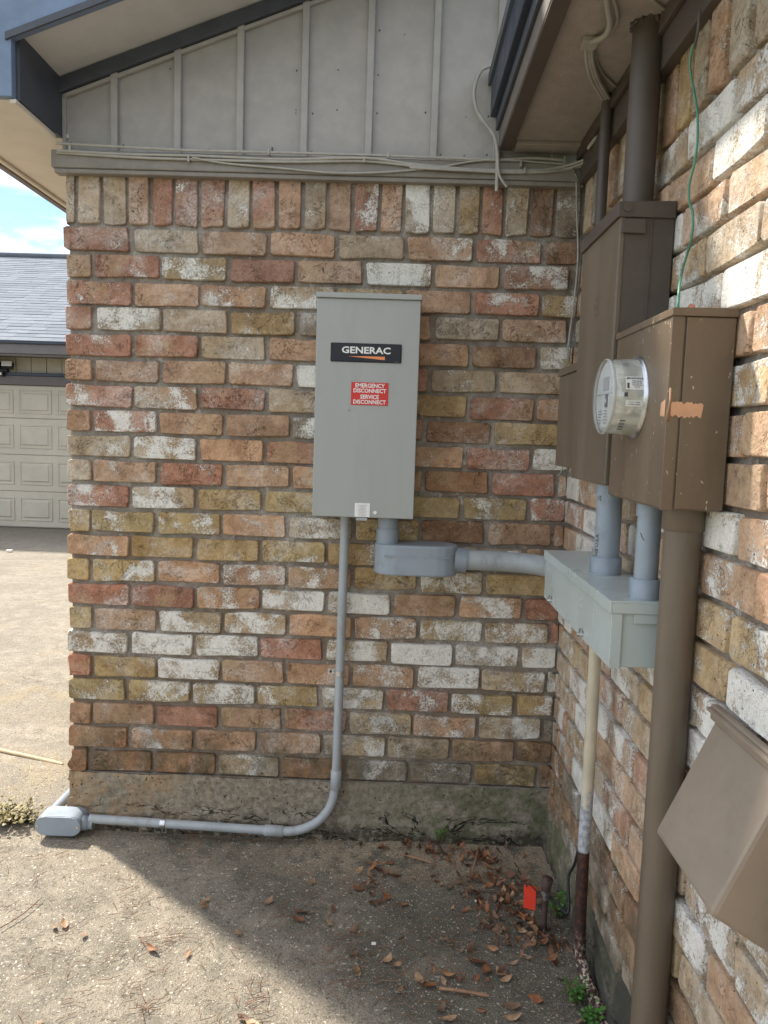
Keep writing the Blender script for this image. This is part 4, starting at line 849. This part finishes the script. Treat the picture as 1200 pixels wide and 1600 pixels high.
def stick(a, b, r, label, mat='stick', mid=(0, 0, .002)):
    a, b = at(2, .007, *a), at(2, .007, *b); m_ = a.lerp(b, .45)+Vector(mid); o = tube_obj('stick', smooth_path([a, m_, b], 4), [r]*8+[r*.7], M[mat], None, 7); tag(o, label, 'stick')
stick((686, 1544), (764, 1556), .0042, 'thick reddish brown stick lying on the walkway near the bottom of the picture')
stick((628, 1335), (675, 1348), .0032, 'short brown stick among the leaves near the back wall')
stick((735, 1372), (748, 1322), .0032, 'forked twig pointing at the back wall foot', mid=(.004, 0, .012))
stick((-20, 1168), (98, 1194), .007, 'long pale stick lying on the driveway at left', 'palestick')
stick((0, 1450), (65, 1402), .0014, 'long thin twig on the walkway at far left', 'needle', (.01, .0, 0))
for x, y, lb_ in ((584, 1475, 'small white plastic chip on the walkway in the middle'), (745, 1408, 'tiny white chip near the leaf litter'), (15, 861, 'white scrap far up the driveway')):
    p = at(2, .004, x, y); k = 1 if y > 1000 else 5
    if k == 5: p = at(2, -.08, x, y)
    o = bev('white_chip', (p.x-.006*k, p.y-.005*k, p.z), (p.x+.006*k, p.y+.005*k, p.z+.003*k), M['white'], None, .001); tag(o, lb_, 'chip')

# ------------------------------------------------------------ garage across the drive
GYF = 8.4; FZ = -.125
ga = thing('garage', 'detached garage with grey shingle roof and cream panel door across the driveway', 'garage', (0, GYF, FZ))
def gb(name, a, b, mat, parent=ga, r=.006): 
    o = bev(name, (a[0], a[1]-GYF, a[2]-FZ), (b[0], b[1]-GYF, b[2]-FZ), mat, parent, r); return o
za = lambda py, y=GYF, x=50: at(1, y, x, py).z
DX0, DX1 = -9.05, -3.62; zh = za(602)
door = gb('garage_door', (DX0, GYF+.03, FZ), (DX1, GYF+.07, zh), M['gdoor'])
zrow = [FZ+.012, za(768), za(711), za(654), zh-.002]
xc0 = at(1, GYF, 55.5, 700).x
for i in range(4):
    o = bev('door_section', (DX0, .008, zrow[i]-FZ+.004), (DX1, .032, zrow[i+1]-FZ-.004), M['gdoor'], ga, .004)
for i in range(4):
    zc = (zrow[i]+zrow[i+1])/2-FZ
    for k in range(-6, 3):
        x = xc0+k*.548; 
        if x-.24 < DX0 or x+.24 > DX1: continue
        mb = MB(); y0 = .0075; a, b = .235, .165   # recessed frame and raised field
        def rect(w_, h_, y): return [(x-w_, y, zc-h_), (x+w_, y, zc-h_), (x+w_, y, zc+h_), (x-w_, y, zc+h_)]
        R4 = [rect(.236, .168, .0075), rect(.232, .164, -.003), rect(.218, .150, -.003), rect(.212, .144, .006), rect(.192, .124, .004), rect(.176, .108, -.008)]
        for q1, q2 in zip(R4, R4[1:]): mb.add(q1+q2, [(j, (j+1) % 4, 4+(j+1) % 4, 4+j) for j in range(4)], True)
        mb.add(R4[-1], [(0, 1, 2, 3)], True)
        o = mb.obj('door_panel', M['gdoor'], ga)
gb('header_trim', (DX0-.3, GYF-.045, zh+.0), (DX1+.3, GYF+.02, za(588)), M['gtrim'])
gb('header_drip', (DX0-.3, GYF-.06, za(588)+.001), (DX1+.3, GYF-.0, za(583)), M['gutter'])
gb('wall', (DX0-.6, GYF+.07, FZ-.1), (DX1+.9, GYF+6, 2.45), M['gwall'])
xs0 = at(1, GYF, 48, 570).x
for k in range(-16, 9):
    x = xs0+k*.2185
    gb('siding_board', (x+.004, GYF+.012+.003*(k % 2), za(583)+.002), (x+.2145, GYF+.04, 2.46), M['gwall'], r=.003)
EY = GYF-.6; ez1 = za(534, EY); ez0 = za(553, EY)
gb('fascia', (DX0-.7, EY, ez0), (DX1+1.0, EY+.04, ez1-.03), M['gtrim'])
gb('fascia_shadow_board', (DX0-.7, EY+.012, ez0-.035), (DX1+1.0, EY+.05, ez0-.001), M['darkbrown'])
gb('soffit', (DX0-.7, EY+.045, ez0+.0), (DX1+1.0, GYF+.01, ez0+.02), M['gtrim'])
gb('drip_edge', (DX0-.7, EY-.03, ez1-.029), (DX1+1.0, EY+.03, ez1+.004), M['gutter'])
sl = .42; RYY = 13.0
prism_obj('roof_deck', [(DX0-.72, EY-.03-GYF, ez1-FZ+.002), (DX0-.72, RYY-GYF, ez1-FZ+.002+sl*(RYY-EY+.03)), (DX0-.72, RYY-GYF+5, ez1-FZ+.002), (DX0-.72, RYY-GYF+5, ez1-FZ-.05), (DX0-.72, EY-GYF, ez1-FZ-.03)], (DX1-DX0+1.74, 0, 0), M['roofsheet'], ga)
sq = random.Random(14); nrm = Vector((0, -sl, 1)).normalized(); upv = Vector((0, 1, sl)).normalized(); rowsl = math.hypot(1, sl)*(RYY-EY)
nr = 34; ex_ = rowsl/nr; cand = []
for i in range(nr):
    x = DX0-.7+sq.uniform(0, .3)
    while x < DX1+1.0:
        wd = sq.uniform(.20, .42); th = .001+.003*(sq.random() < .35)
        c = Vector((x, EY-.035, ez1+.006))+upv*(ex_*i); cand.append((x, wd, th, c)); x += wd+.004
def px(p): d = p-CAM; return 600+FPX*d.dot(rt)/d.dot(fw), 800-FPX*d.dot(up)/d.dot(fw)
vis = [q1 for q1 in cand if -12 < px(q1[3]+Vector((q1[1], 0, 0)))[0] and px(q1[3])[0] < 112]
vis.sort(key=lambda q1: q1[3].y); keep = set(id(q1) for q1 in vis[:295]); stuff = MB()
smesh = {}
for q1 in cand:
    x, wd, th, c = q1; mb = stuff if id(q1) not in keep else MB(); base = Vector((0, GYF, FZ)); o0 = c-base
    a = o0; b = o0+Vector((wd, 0, 0)); t_ = nrm*(th+.006); t2 = nrm*.002
    vs = [a, b, b+upv*(ex_+.02), a+upv*(ex_+.02), a+t_, b+t_, b+upv*(ex_+.02)+t2, a+upv*(ex_+.02)+t2]
    mb.add(vs, [(0, 3, 2, 1), (4, 5, 6, 7), (0, 1, 5, 4), (1, 2, 6, 5), (2, 3, 7, 6), (3, 0, 4, 7)], True)
    if mb is not stuff: mb.obj('shingle', M['shingle'], ga)
o = stuff.obj('far_shingles', M['shingle'], ga); o['kind'] = 'stuff'
mb = MB(); mb.tube([(DX0-.7, RYY-GYF-.02, ez1-FZ+sl*(RYY-EY)+.03), (DX1+1.0, RYY-GYF-.02, ez1-FZ+sl*(RYY-EY)+.03)], .07, 8); mb.obj('ridge_cap', M['roofsheet'], ga)
fl = thing('floodlight', 'twin head white security floodlight on the garage wall above the door', 'floodlight')
c = at(1, GYF-.02, 6, 580); bev('base_plate', (c.x-.06, c.y-.03, c.z-.05), (c.x+.06, GYF+.012, c.z+.05), M['black'], fl, .008)
bev('sensor', (c.x-.04, c.y-.11, c.z-.075), (c.x+.04, c.y-.031, c.z-.0), M['black'], fl, .01); bev('sensor_window', (c.x-.025, c.y-.118, c.z-.06), (c.x+.025, c.y-.1105, c.z-.025), M['lamp'], fl, .004)
for s_ in (-1, 1):
    h_ = bev('lamp_head', (-.075, -.05, -.045), (.075, .03, .045), M['black'], fl, .012); h_.location = (c.x+s_*.085+.02, c.y-.09, c.z+.075); h_.rotation_euler = (R(-25), 0, R(8*s_))
    bev('lamp_face', (-.068, -.058, -.038), (.068, -.0505, .038), M['lamp'], h_, .004)
